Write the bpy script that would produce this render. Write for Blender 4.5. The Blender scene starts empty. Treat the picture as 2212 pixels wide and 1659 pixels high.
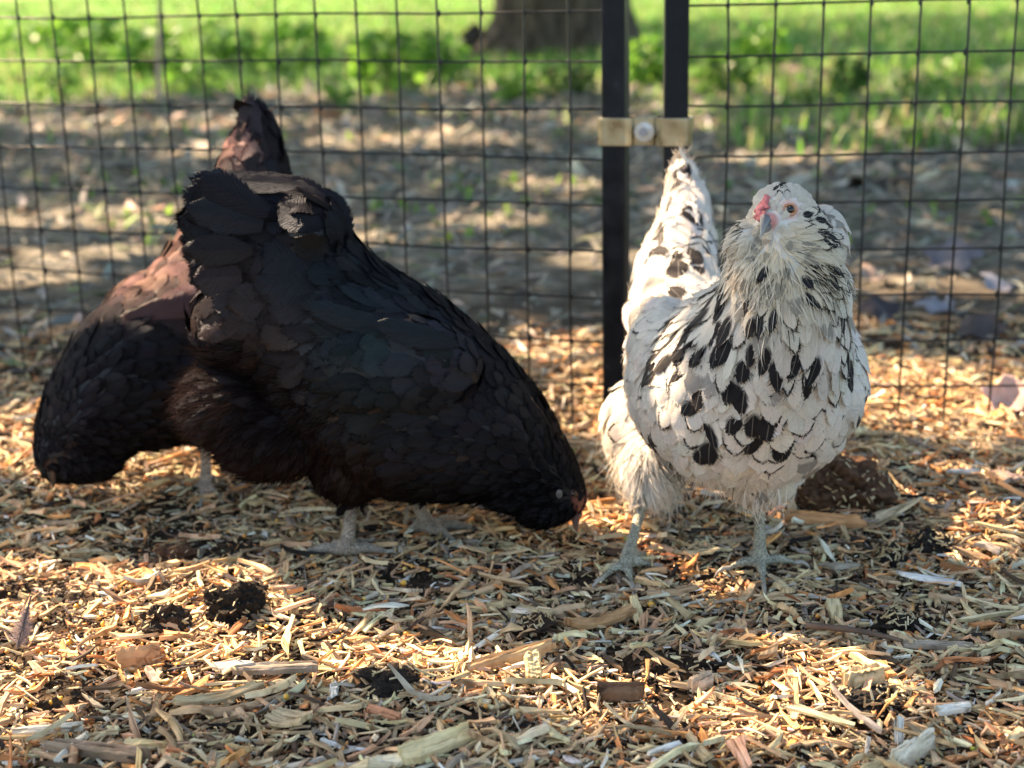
import bpy, bmesh, math, random
import numpy as np
from mathutils import Vector, Matrix
from mathutils.bvhtree import BVHTree

random.seed(7)
rng = np.random.default_rng(11)
S = bpy.context.scene
COL = S.collection

# ------------------------------------------------------------------ camera
PITCH = math.radians(15.86); ROLL = math.radians(1.24); CH = 0.50
FPX = 3200.0                                    # focal length in units of a 2212 px wide picture
cF = Vector((0, math.cos(PITCH), -math.sin(PITCH)))
R0 = Vector((1, 0, 0)); U0 = Vector((0, math.sin(PITCH), math.cos(PITCH)))
cR = R0 * math.cos(ROLL) - U0 * math.sin(ROLL)
cU = U0 * math.cos(ROLL) + R0 * math.sin(ROLL)
cd = bpy.data.cameras.new('camera'); cam = bpy.data.objects.new('camera', cd); COL.objects.link(cam)
cam.matrix_world = Matrix(((cR.x, cU.x, -cF.x, 0), (cR.y, cU.y, -cF.y, 0), (cR.z, cU.z, -cF.z, CH), (0, 0, 0, 1)))
cd.sensor_width = 36; cd.lens = 36 * FPX / 2212
cd.clip_start = 0.05; cd.clip_end = 1000
cd.dof.use_dof = True; cd.dof.focus_distance = 1.09; cd.dof.aperture_fstop = 6.0
S.camera = cam

# ------------------------------------------------------------------ light
SUN = Vector((-0.65, 0.55, 0.80)).normalized()
w = bpy.data.worlds.new('World'); S.world = w; w.use_nodes = True
nt = w.node_tree; bg = nt.nodes['Background']
sky = nt.nodes.new('ShaderNodeTexSky'); sky.sky_type = 'NISHITA'; sky.sun_disc = False
sky.sun_elevation = math.asin(SUN.z); sky.sun_rotation = math.atan2(SUN.x, SUN.y)
sky.air_density = 1.0; sky.dust_density = 2.0; sky.ozone_density = 1.0
wm = nt.nodes.new('ShaderNodeMix'); wm.data_type = 'RGBA'; wm.blend_type = 'MULTIPLY'; wm.inputs[0].default_value = 1.0
wm.inputs[7].default_value = (1.0, .95, .86, 1); nt.links.new(sky.outputs[0], wm.inputs[6])
nt.links.new(wm.outputs[2], bg.inputs[0]); bg.inputs[1].default_value = 0.08
sl = bpy.data.lights.new('sun', 'SUN'); sl.energy = 4.4; sl.angle = math.radians(0.5); sl.color = (1.0, 0.72, 0.48)
so = bpy.data.objects.new('sun', sl); COL.objects.link(so)
so.rotation_euler = SUN.to_track_quat('Z', 'Y').to_euler(); so.location = SUN * 10
S.view_settings.view_transform = 'Standard'; S.view_settings.look = 'None'; S.view_settings.gamma = 1
S.view_settings.exposure = 2.74
S.cycles.max_bounces = 6; S.cycles.transparent_max_bounces = 10
S.cycles.sample_clamp_indirect = 6

# ------------------------------------------------------------------ helpers
def ray(px, py):
    return (cF + cR * ((px - 1106) / FPX) - cU * ((py - 829.5) / FPX))
def U(px, py, Y):                               # photograph point at ground distance Y -> world point
    d = ray(px, py); t = Y / d.y
    return Vector((0, 0, CH)) + d * t
def G(px, py, z=0.0):                           # photograph point on the ground
    d = ray(px, py); t = (z - CH) / d.z
    return Vector((0, 0, CH)) + d * t

def tag(o, label=None, cat=None, group=None, kind=None):
    if label: o['label'] = label
    if cat: o['category'] = cat
    if group: o['group'] = group
    if kind: o['kind'] = kind
    return o
def empty(name, loc):
    o = bpy.data.objects.new(name, None); COL.objects.link(o); o.location = loc; o.empty_display_size = 0.05
    bpy.context.view_layer.update(); return o
def link(name, me, mat=None, parent=None):
    o = bpy.data.objects.new(name, me); COL.objects.link(o)
    if mat: me.materials.append(mat)
    if parent:
        o.parent = parent; o.matrix_parent_inverse = Matrix.Translation(-Vector(parent.location))
    return o
def np_mesh(name, V, F, mat, parent=None, uv=None, col=None, attrs=None, smooth=True):
    """V (n,3), F list of int arrays grouped by size [(m,k),...]; uv per vertex; col per vertex rgb"""
    me = bpy.data.meshes.new(name)
    V = np.asarray(V, np.float32)
    me.vertices.add(len(V)); me.vertices.foreach_set('co', V.ravel())
    loops = np.concatenate([f.ravel() for f in F]).astype(np.int32)
    sizes = np.concatenate([np.full(len(f), f.shape[1], np.int32) for f in F])
    starts = np.concatenate([[0], np.cumsum(sizes)[:-1]]).astype(np.int32)
    me.loops.add(len(loops)); me.loops.foreach_set('vertex_index', loops)
    me.polygons.add(len(sizes)); me.polygons.foreach_set('loop_start', starts)
    me.polygons.foreach_set('loop_total', sizes)
    me.polygons.foreach_set('use_smooth', np.full(len(sizes), smooth, bool))
    if uv is not None:
        l = me.uv_layers.new(name='UVMap'); l.data.foreach_set('uv', np.asarray(uv, np.float32)[loops].ravel())
    if col is not None:
        a = me.color_attributes.new('tint', 'FLOAT_COLOR', 'POINT')
        c4 = np.ones((len(V), 4), np.float32); c4[:, :3] = col; a.data.foreach_set('color', c4.ravel())
    for k, v in (attrs or {}).items():
        a = me.attributes.new(k, 'FLOAT', 'POINT'); a.data.foreach_set('value', np.asarray(v, np.float32))
    me.update(); me.validate()
    return link(name, me, mat, parent)

def norm(a):
    return a / np.maximum(np.linalg.norm(a, axis=-1, keepdims=True), 1e-9)

# value noise on a 2-D lattice, vectorised
_L = rng.random((256, 256))
def vnoise(x, y, s, off=0):
    x = np.asarray(x) / s + 37.3 + off; y = np.asarray(y) / s + 91.7 + off * 1.7
    xi = np.floor(x).astype(int); yi = np.floor(y).astype(int); fx = x - xi; fy = y - yi
    fx = fx * fx * (3 - 2 * fx); fy = fy * fy * (3 - 2 * fy)
    a = _L[xi % 256, yi % 256]; b = _L[(xi + 1) % 256, yi % 256]; c = _L[xi % 256, (yi + 1) % 256]; d = _L[(xi + 1) % 256, (yi + 1) % 256]
    return (a * (1 - fx) + b * fx) * (1 - fy) + (c * (1 - fx) + d * fx) * fy
def height(x, y):
    x = np.asarray(x, float); y = np.asarray(y, float)
    near = np.clip((2.6 - y) / 0.8, 0, 1) * np.clip((2.2 - np.abs(x)) / 0.6, 0, 1)
    h = (vnoise(x, y, .17) - .5) * .026 + (vnoise(x, y, .06, 5) - .5) * .012 + (vnoise(x, y, .025, 9) - .5) * .006
    far = (vnoise(x, y, .9, 3) - .5) * .06 * np.clip((y - 2.2) / 2, 0, 1)
    return h * near + far

# ------------------------------------------------------------------ materials
def mat(name, base=(.5, .5, .5), rough=.6, metal=0.0, spec=.5):
    m = bpy.data.materials.new(name); m.use_nodes = True
    b = m.node_tree.nodes['Principled BSDF']
    b.inputs['Base Color'].default_value = (*base, 1); b.inputs['Roughness'].default_value = rough
    b.inputs['Metallic'].default_value = metal; b.inputs['Specular IOR Level'].default_value = spec
    return m
class NB:
    def __init__(s, m): s.t = m.node_tree; s.b = s.t.nodes['Principled BSDF']; s.out = s.t.nodes['Material Output']
    def n(s, ty, **kw):
        o = s.t.nodes.new(ty)
        for k, v in kw.items():
            if k.startswith('i_'):
                key = k[2:].replace('_', ' ')
                o.inputs[int(key) if key.isdigit() else key].default_value = v
            else: setattr(o, k, v)
        return o
    def l(s, a, b): s.t.links.new(a, b)
    def math(s, op, a, b=None, clamp=False):
        o = s.t.nodes.new('ShaderNodeMath'); o.operation = op; o.use_clamp = clamp
        for i, v in enumerate((a, b)):
            if v is None: continue
            if isinstance(v, (int, float)): o.inputs[i].default_value = v
            else: s.l(v, o.inputs[i])
        return o.outputs[0]
    def mix(s, f, a, b, mode='MIX'):
        o = s.t.nodes.new('ShaderNodeMix'); o.data_type = 'RGBA'; o.blend_type = mode
        for i, v in ((0, f), (6, a), (7, b)):
            if isinstance(v, (int, float)): o.inputs[i].default_value = v
            elif isinstance(v, tuple): o.inputs[i].default_value = (*v, 1)
            else: s.l(v, o.inputs[i])
        return o.outputs[2]
    def ramp(s, f, stops):
        o = s.t.nodes.new('ShaderNodeValToRGB'); e = o.color_ramp.elements
        while len(e) < len(stops): e.new(.5)
        for q, (p, c) in zip(e, stops): q.position = p; q.color = (*c, 1)
        s.l(f, o.inputs[0]); return o.outputs[0]

def feather_mat(name, dark=(.010, .009, .011), rough=.55, trans=.12, sheen=0.0, irid=None, shaft_f=.25, spec=.3, gloss=0):
    m = mat(name, rough=rough, spec=spec); k = NB(m)
    tint = k.n('ShaderNodeAttribute', attribute_name='tint').outputs[0]
    pat = k.n('ShaderNodeAttribute', attribute_name='spot').outputs[2]
    rnd = k.n('ShaderNodeAttribute', attribute_name='rnd').outputs[2]
    uv = k.n('ShaderNodeUVMap').outputs[0]
    sx = k.n('ShaderNodeSeparateXYZ'); k.l(uv, sx.inputs[0])
    u = k.math('SUBTRACT', sx.outputs[0], .5); au = k.math('ABSOLUTE', u); v = sx.outputs[1]
    # barbs run out from the shaft and towards the tip
    bc = k.math('ADD', k.math('MULTIPLY', v, 30.0), k.math('MULTIPLY', au, -22.0))
    cx = k.n('ShaderNodeCombineXYZ'); k.l(bc, cx.inputs[0]); k.l(k.math('MULTIPLY', rnd, 50.0), cx.inputs[1]); k.l(k.math('MULTIPLY', u, 3.0), cx.inputs[2])
    ns = k.n('ShaderNodeTexNoise', i_Scale=1.3, i_Detail=4.0, i_Roughness=.65); k.l(cx.outputs[0], ns.inputs['Vector'])
    barb = ns.outputs[0]
    shade = k.ramp(barb, [(.25, (.72, .72, .72)), (.6, (1.08, 1.08, 1.08))])
    c = k.mix(1.0, tint, shade, 'MULTIPLY')
    # spangle: the tip of the feather from ~45 % outwards when spot = 1; a rim (crescent) when spot = .5
    tipv = k.math('ADD', v, k.math('MULTIPLY', k.math('SUBTRACT', barb, .5), .5))
    nz_ = k.math('MULTIPLY', k.math('SUBTRACT', barb, .5), 1.3)
    du = k.math('DIVIDE', k.math('SUBTRACT', u, k.math('MULTIPLY', k.math('SUBTRACT', rnd, .5), .5)), .44)
    dv = k.math('DIVIDE', k.math('SUBTRACT', v, .82), .46)
    dd = k.math('ADD', k.math('ADD', k.math('MULTIPLY', du, du), k.math('MULTIPLY', dv, dv)), nz_)
    full = k.math('MULTIPLY', k.math('MULTIPLY', k.math('SUBTRACT', 1.2, dd), 2.2, True), k.math('GREATER_THAN', pat, .75))
    rimc = k.math('ADD', k.math('POWER', tipv, 3.0), k.math('MULTIPLY', k.math('POWER', au, 2.0), 2.2))
    rim = k.math('MULTIPLY', k.math('GREATER_THAN', rimc, .76), k.math('MULTIPLY', k.math('GREATER_THAN', pat, .4), k.math('LESS_THAN', pat, .75)))
    gr = k.math('MULTIPLY', k.math('MULTIPLY', k.math('GREATER_THAN', pat, .15), k.math('LESS_THAN', pat, .4)), k.math('MULTIPLY', k.math('GREATER_THAN', tipv, .5), .55))
    f = k.math('MAXIMUM', k.math('MAXIMUM', full, rim), gr, True)
    c = k.mix(f, c, dark)
    shaft = k.math('LESS_THAN', au, .022)
    c = k.mix(k.math('MULTIPLY', shaft, shaft_f), c, (.45, .42, .36))
    if irid:
        lw = k.n('ShaderNodeLayerWeight', i_Blend=.35)
        c = k.mix(k.math('MULTIPLY', lw.outputs[1], .5), c, irid)
    k.l(c, k.b.inputs['Base Color'])
    bp = k.n('ShaderNodeBump', i_Strength=.7, i_Distance=.0025 if gloss else .0012); k.l(barb, bp.inputs['Height']); k.l(bp.outputs[0], k.b.inputs['Normal'])
    if sheen:
        k.b.inputs['Sheen Weight'].default_value = sheen; k.b.inputs['Sheen Roughness'].default_value = .4
    cy = k.n('ShaderNodeCombineXYZ'); k.l(k.math('ADD', k.math('MULTIPLY', v, 46.0), k.math('MULTIPLY', au, -30.0)), cy.inputs[0]); k.l(k.math('MULTIPLY', rnd, 91.0), cy.inputs[1]); k.l(k.math('MULTIPLY', u, 2.0), cy.inputs[2])
    n2 = k.n('ShaderNodeTexNoise', i_Scale=1.0, i_Detail=2.0); k.l(cy.outputs[0], n2.inputs['Vector'])
    eg = k.math('MAXIMUM', k.math('DIVIDE', k.math('SUBTRACT', au, .30), .20), k.math('DIVIDE', k.math('SUBTRACT', v, .78), .22))
    solid = k.math('GREATER_THAN', n2.outputs[0], k.math('MULTIPLY', eg, .60))
    if gloss:                                    # satin sheen of dark plumage, cool and broad
        gl = k.n('ShaderNodeBsdfGlossy'); gl.inputs['Color'].default_value = (.75, .85, 1, 1); gl.inputs['Roughness'].default_value = .34; k.l(bp.outputs[0], gl.inputs['Normal'])
        mx = k.n('ShaderNodeMixShader', i_0=gloss); k.l(k.b.outputs[0], mx.inputs[1]); k.l(gl.outputs[0], mx.inputs[2]); k.l(mx.outputs[0], k.out.inputs[0])
    if trans:
        tr = k.n('ShaderNodeBsdfTranslucent'); k.l(c, tr.inputs[0])
        mx = k.n('ShaderNodeMixShader', i_0=trans); k.l(k.b.outputs[0], mx.inputs[1]); k.l(tr.outputs[0], mx.inputs[2]); k.l(mx.outputs[0], k.out.inputs[0])
    last = k.out.inputs[0].links[0].from_socket
    tp = k.n('ShaderNodeBsdfTransparent'); mz = k.n('ShaderNodeMixShader'); k.l(solid, mz.inputs[0]); k.l(tp.outputs[0], mz.inputs[1]); k.l(last, mz.inputs[2]); k.l(mz.outputs[0], k.out.inputs[0])
    return m
M = {}
M['feather_white'] = feather_mat('white_feather', rough=.7, trans=.22)
M['feather_black'] = feather_mat('black_feather', rough=.5, trans=0, shaft_f=.0, spec=.0, gloss=.014)

def tint_mat(name, rough=.6, spec=.4, bump=.0, bscale=300.0, trans=0.0, var=.0):
    m = mat(name, rough=rough, spec=spec); k = NB(m)
    c = k.n('ShaderNodeAttribute', attribute_name='tint').outputs[0]
    if bump or var:
        tc = k.n('ShaderNodeTexCoord')
        ns = k.n('ShaderNodeTexNoise', i_Scale=bscale, i_Detail=5.0, i_Roughness=.7); k.l(tc.outputs['Object'], ns.inputs['Vector'])
        if var:
            c = k.mix(1.0, c, k.ramp(ns.outputs[0], [(.3, (1 - var,) * 3), (.7, (1 + var,) * 3)]), 'MULTIPLY')
        if bump:
            bp = k.n('ShaderNodeBump', i_Strength=.8, i_Distance=bump); k.l(ns.outputs[0], bp.inputs['Height']); k.l(bp.outputs[0], k.b.inputs['Normal'])
    k.l(c, k.b.inputs['Base Color'])
    if trans:
        tr = k.n('ShaderNodeBsdfTranslucent'); k.l(c, tr.inputs[0])
        mx = k.n('ShaderNodeMixShader', i_0=trans); k.l(k.b.outputs[0], mx.inputs[1]); k.l(tr.outputs[0], mx.inputs[2]); k.l(mx.outputs[0], k.out.inputs[0])
    return m
M['down'] = tint_mat('down', rough=.9, spec=.0, trans=.25)
M['litter'] = tint_mat('leaf_litter', rough=.8, spec=.3, bump=.002, bscale=60.0, var=.25)
M['green'] = tint_mat('green_leaf', rough=.5, spec=.4, trans=.4)
M['canopy'] = tint_mat('canopy_leaf', rough=.6, spec=.3, trans=.22)

def body_mat():                                  # skin of legs gets scales, the rest plain down
    m = mat('hen_body', rough=.6, spec=.35); k = NB(m)
    c = k.n('ShaderNodeAttribute', attribute_name='tint').outputs[0]
    sc = k.n('ShaderNodeAttribute', attribute_name='scaly').outputs[2]
    tc = k.n('ShaderNodeTexCoord')
    mp = k.n('ShaderNodeMapping'); mp.inputs['Scale'].default_value = (1, 1, 1.5); k.l(tc.outputs['Object'], mp.inputs[0])
    vo = k.n('ShaderNodeTexVoronoi', i_Scale=330.0, feature='DISTANCE_TO_EDGE'); k.l(mp.outputs[0], vo.inputs['Vector'])
    e = k.ramp(vo.outputs[0], [(0.0, (.35, .33, .3)), (.12, (1, 1, 1))])
    ns = k.n('ShaderNodeTexNoise', i_Scale=90.0, i_Detail=4.0); k.l(tc.outputs['Object'], ns.inputs['Vector'])
    v = k.mix(1.0, e, k.ramp(ns.outputs[0], [(.3, (.7, .7, .66)), (.7, (1.2, 1.2, 1.15))]), 'MULTIPLY')
    c2 = k.mix(1.0, c, v, 'MULTIPLY')
    k.l(k.mix(sc, c, c2), k.b.inputs['Base Color'])
    bp = k.n('ShaderNodeBump', i_Strength=.7, i_Distance=.0012)
    k.l(k.math('MULTIPLY', k.math('MINIMUM', vo.outputs[0], .15), k.math('MULTIPLY', sc, 6.0)), bp.inputs['Height']); k.l(bp.outputs[0], k.b.inputs['Normal'])
    return m
M['body'] = body_mat()

def wood_mat():
    m = mat('wood_chip', rough=.75, spec=.25); k = NB(m)
    c = k.n('ShaderNodeAttribute', attribute_name='tint').outputs[0]
    uv = k.n('ShaderNodeUVMap').outputs[0]
    mp = k.n('ShaderNodeMapping'); mp.inputs['Scale'].default_value = (34, 480, 1); k.l(uv, mp.inputs[0])
    g = k.n('ShaderNodeTexNoise', i_Scale=1.0, i_Detail=4.0, i_Roughness=.6); k.l(mp.outputs[0], g.inputs['Vector'])
    mp2 = k.n('ShaderNodeMapping'); mp2.inputs['Scale'].default_value = (60, 110, 1); k.l(uv, mp2.inputs[0])
    b2 = k.n('ShaderNodeTexNoise', i_Scale=1.0, i_Detail=3.0); k.l(mp2.outputs[0], b2.inputs['Vector'])
    c = k.mix(1.0, c, k.ramp(g.outputs[0], [(.34, (.34, .29, .24)), (.47, (.90, .88, .86)), (.70, (1.2, 1.19, 1.15))]), 'MULTIPLY')
    c = k.mix(1.0, c, k.ramp(b2.outputs[0], [(.3, (.72, .68, .6)), (.6, (1.05, 1.05, 1.05))]), 'MULTIPLY')
    k.l(c, k.b.inputs['Base Color'])
    bp = k.n('ShaderNodeBump', i_Strength=.9, i_Distance=.0012); k.l(g.outputs[0], bp.inputs['Height']); k.l(bp.outputs[0], k.b.inputs['Normal'])
    return m
M['wood'] = wood_mat()

def ground_mat():
    m = mat('earth', rough=.95, spec=.15); k = NB(m)
    tc = k.n('ShaderNodeTexCoord'); p = tc.outputs['Object']
    n1 = k.n('ShaderNodeTexNoise', i_Scale=70.0, i_Detail=8.0, i_Roughness=.75); k.l(p, n1.inputs['Vector'])
    n2 = k.n('ShaderNodeTexNoise', i_Scale=2.2, i_Detail=5.0, i_Roughness=.65); k.l(p, n2.inputs['Vector'])
    n3 = k.n('ShaderNodeTexNoise', i_Scale=14.0, i_Detail=6.0, i_Roughness=.7); k.l(p, n3.inputs['Vector'])
    soil = k.ramp(n1.outputs[0], [(.35, (.018, .013, .009)), (.55, (.065, .045, .028)), (.7, (.16, .11, .06))])
    lit = k.ramp(n3.outputs[0], [(.38, (.04, .038, .03)), (.5, (.12, .115, .09)), (.62, (.26, .24, .19))])
    grs = k.ramp(n3.outputs[0], [(.3, (.05, .11, .02)), (.5, (.10, .22, .03)), (.7, (.20, .33, .06))])
    sp = k.n('ShaderNodeSeparateXYZ'); k.l(p, sp.inputs[0])
    yy = k.math('ADD', sp.outputs[1], k.math('MULTIPLY', k.math('SUBTRACT', n2.outputs[0], .5), 3.5))
    f1 = k.math('MULTIPLY', k.math('SUBTRACT', sp.outputs[1], 1.9), 1.5, True)
    lim = k.math('SUBTRACT', 5.8, k.math('MULTIPLY', k.math('GREATER_THAN', sp.outputs[0], .5), 1.2))
    f2 = k.math('MULTIPLY', k.math('SUBTRACT', yy, lim), 1.6, True)
    c = k.mix(f1, soil, lit); c = k.mix(f2, c, grs)
    k.l(c, k.b.inputs['Base Color'])
    bp = k.n('ShaderNodeBump', i_Strength=1.0, i_Distance=.006); k.l(n1.outputs[0], bp.inputs['Height']); k.l(bp.outputs[0], k.b.inputs['Normal'])
    return m
M['earth'] = ground_mat()

def bark_mat():
    m = mat('bark', rough=.95, spec=.1); k = NB(m)
    tc = k.n('ShaderNodeTexCoord'); mp = k.n('ShaderNodeMapping'); mp.inputs['Scale'].default_value = (9, 9, 1.6); k.l(tc.outputs['Object'], mp.inputs[0])
    n1 = k.n('ShaderNodeTexNoise', i_Scale=2.0, i_Detail=8.0, i_Roughness=.7); k.l(mp.outputs[0], n1.inputs['Vector'])
    k.l(k.ramp(n1.outputs[0], [(.35, (.025, .02, .016)), (.5, (.09, .07, .055)), (.7, (.20, .165, .13))]), k.b.inputs['Base Color'])
    bp = k.n('ShaderNodeBump', i_Strength=1.0, i_Distance=.04); k.l(n1.outputs[0], bp.inputs['Height']); k.l(bp.outputs[0], k.b.inputs['Normal'])
    return m
M['bark'] = bark_mat()
def coat_mat(name, base, rough):
    m = mat(name, base, rough, spec=.35 if 'wire' in name else .2); k = NB(m)
    tc = k.n('ShaderNodeTexCoord'); n1 = k.n('ShaderNodeTexNoise', i_Scale=35.0, i_Detail=6.0, i_Roughness=.7); k.l(tc.outputs['Object'], n1.inputs['Vector'])
    k.l(k.ramp(n1.outputs[0], [(.4, base), (.62, tuple(x * 1.5 + .004 for x in base)), (.78, tuple(x * 3 + .03 for x in base))]), k.b.inputs['Base Color'])
    k.l(k.ramp(n1.outputs[0], [(.3, (rough - .1,) * 3), (.7, (rough + .2,) * 3)]), k.b.inputs['Roughness'])
    return m
M['powder'] = coat_mat('black_powder_coat', (.004, .005, .007), .42)
M['vinyl'] = coat_mat('black_vinyl_wire', (.008, .010, .011), .32)
def brass_mat():
    m = mat('yellow_zinc', (.62, .47, .24), .28, 1.0); k = NB(m)
    tc = k.n('ShaderNodeTexCoord'); n1 = k.n('ShaderNodeTexNoise', i_Scale=60.0, i_Detail=4.0); k.l(tc.outputs['Object'], n1.inputs['Vector'])
    k.l(k.ramp(n1.outputs[0], [(.3, (.34, .30, .20)), (.6, (.48, .41, .27)), (.8, (.42, .41, .30))]), k.b.inputs['Base Color'])
    k.l(k.ramp(n1.outputs[0], [(.3, (.22,) * 3), (.7, (.42,) * 3)]), k.b.inputs['Roughness'])
    return m
M['brass'] = brass_mat()
M['zinc'] = mat('bolt_zinc', (.62, .64, .66), .32, 1.0)
M['horn'] = tint_mat('beak_horn', rough=.32, spec=.5, bump=.0004, bscale=260.0, var=.15)
M['comb'] = tint_mat('comb_skin', rough=.5, spec=.4, bump=.0012, bscale=520.0, var=.25)
M['soil'] = tint_mat('soil_clod', rough=.95, spec=.15, bump=.006, bscale=150.0, var=.6)

# ------------------------------------------------------------------ ground
def build_ground():
    xs = np.concatenate([-np.geomspace(120, 1.7, 34), np.linspace(-1.6, 1.6, 200), np.geomspace(1.7, 120, 34)])
    ys = np.concatenate([[-60, -20, -6, -2, -.8, 0, .4], np.linspace(.6, 2.6, 140), np.geomspace(2.66, 9, 60), np.geomspace(9.3, 260, 34)])
    X, Y = np.meshgrid(xs, ys); Z = height(X, Y)
    V = np.stack([X, Y, Z], -1).reshape(-1, 3); nx = len(xs); ny = len(ys)
    i = np.arange((ny - 1) * (nx - 1)); r = i // (nx - 1); c = i % (nx - 1); a = r * nx + c
    F = np.stack([a, a + 1, a + nx + 1, a + nx], 1)
    tag(np_mesh('ground', V, [F], M['earth']), kind='structure')
build_ground()

# ------------------------------------------------------------------ wire fence panels
PO = U(1330, 400, 1.574); PO = Vector((PO.x, 1.574, 0))         # foot of the left panel's end post
PR = Vector((U(1458, 400, 1.56).x, 1.56, 0))
def box(bm, x0, x1, y0, y1, z0, z1, Mx=Matrix(), bev=0):
    r = bmesh.ops.create_cube(bm, size=1, matrix=Mx @ Matrix.Translation(((x0 + x1) / 2, (y0 + y1) / 2, (z0 + z1) / 2)) @ Matrix.Diagonal((x1 - x0, y1 - y0, z1 - z0, 1)))
    if bev:
        es = list({e for v in r['verts'] for e in v.link_edges})
        bmesh.ops.bevel(bm, geom=es, offset=bev, segments=3, profile=.5, affect='EDGES')
def bm_obj(name, bm, m, parent=None, smooth=False):
    me = bpy.data.meshes.new(name); bm.to_mesh(me); bm.free()
    if smooth: me.polygons.foreach_set('use_smooth', [True] * len(me.polygons))
    me.update(); return link(name, me, m, parent)
def tube_np(pts, rad, n=8):
    """closed-ended tube through pts (k,3), rad scalar or (k,) -> V,F"""
    P = np.asarray(pts, float); k = len(P); rad = np.broadcast_to(rad, (k,))
    T = norm(np.gradient(P, axis=0)); ref = np.array([0.13, .99, .05]) if abs(T[0][1]) < .8 else np.array([0, 0, 1.0])
    A = norm(np.cross(T, ref)); B = np.cross(T, A); an = np.arange(n) / n * 2 * np.pi
    V = P[:, None] + rad[:, None, None] * (np.cos(an)[None, :, None] * A[:, None] + np.sin(an)[None, :, None] * B[:, None])
    V = V.reshape(-1, 3); f = []
    for i in range(k - 1):
        for j in range(n): f.append((i * n + j, i * n + (j + 1) % n, (i + 1) * n + (j + 1) % n, (i + 1) * n + j))
    return V, np.array(f)
class Acc:
    def __init__(s): s.V = []; s.F = []; s.C = []; s.n = 0
    def add(s, V, F, col=None):
        s.V.append(V); s.F.append(F + s.n); s.n += len(V)
        if col is not None: s.C.append(np.broadcast_to(col, (len(V), 3)))
    def obj(s, name, m, parent=None, smooth=True):
        return np_mesh(name, np.concatenate(s.V), [np.concatenate(s.F)], m, parent, col=np.concatenate(s.C) if s.C else None, smooth=smooth)

def panel(name_label, foot, ang, sign, length, z_first, off):
    root = empty('wire_panel', foot)
    tag(root, name_label, 'fence panel', 'wire mesh pen panels')
    Mx = Matrix.Translation(foot) @ Matrix.Rotation(ang, 4, 'Z')
    top = 1.22; tw = .0125
    for s_ in (0, 1):
        bm = bmesh.new(); box(bm, sign * length * s_ - tw, sign * length * s_ + tw, -tw, tw, -.03, top, Mx, .0025); bm_obj('post', bm, M['powder'], root)
    for zr in (top - .028,):
        bm = bmesh.new(); a, b = sorted((sign * tw, sign * (length - tw))); box(bm, a, b, -tw + .001, tw - .001, zr, zr + .025, Mx, .0025); bm_obj('rail', bm, M['powder'], root)
    A = Acc(); R3 = np.array(Mx.to_3x3()); t0 = np.array(foot)
    nv = int(length / .0485)
    for i in range(nv):
        x = sign * (off + i * .0485)
        if abs(x) > length - tw: break
        zz = np.linspace(-.01, top - .02, 26); jit = (vnoise(zz, zz * 0 + i, .2, 17) - .5) * .0045
        # weld knots every 2 inch
        P = np.stack([x + jit, zz * 0 + .006, zz], 1) @ R3.T + t0
        V, F = tube_np(P, .00125, 8); A.add(V, F)
        for q in range(24):
            zk = z_first + q * .0508
            if zk > top - .03: break
            V, F = tube_np(np.array([[x, .0078, zk - .0034], [x, .0082, zk - .002], [x, .0082, zk + .002], [x, .0078, zk + .0034]]) @ R3.T + t0, np.array([.0010, .0020, .0020, .0010]), 8); A.add(V, F)
    for q in range(24):
        zk = z_first + q * .0508
        if zk > top - .03: break
        xx = np.linspace(tw, length - tw, 30) * sign
        P = np.stack([xx, xx * 0 + .0090, zk + (vnoise(xx, xx * 0 + q, .15, 23) - .5) * .0045], 1) @ R3.T + t0
        V, F = tube_np(P, .00120, 8); A.add(V, F)
    A.obj('wire_mesh', M['vinyl'], root)
    return root
panel('black wire mesh panel running behind the two dark hens', PO, math.radians(-18.5), -1, 1.9, .0430, .0525)
panel('black wire mesh panel to the right of the brass clamp, behind the white hen', PR, math.radians(-3.5), 1, 1.5, .0470, .053)

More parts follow.
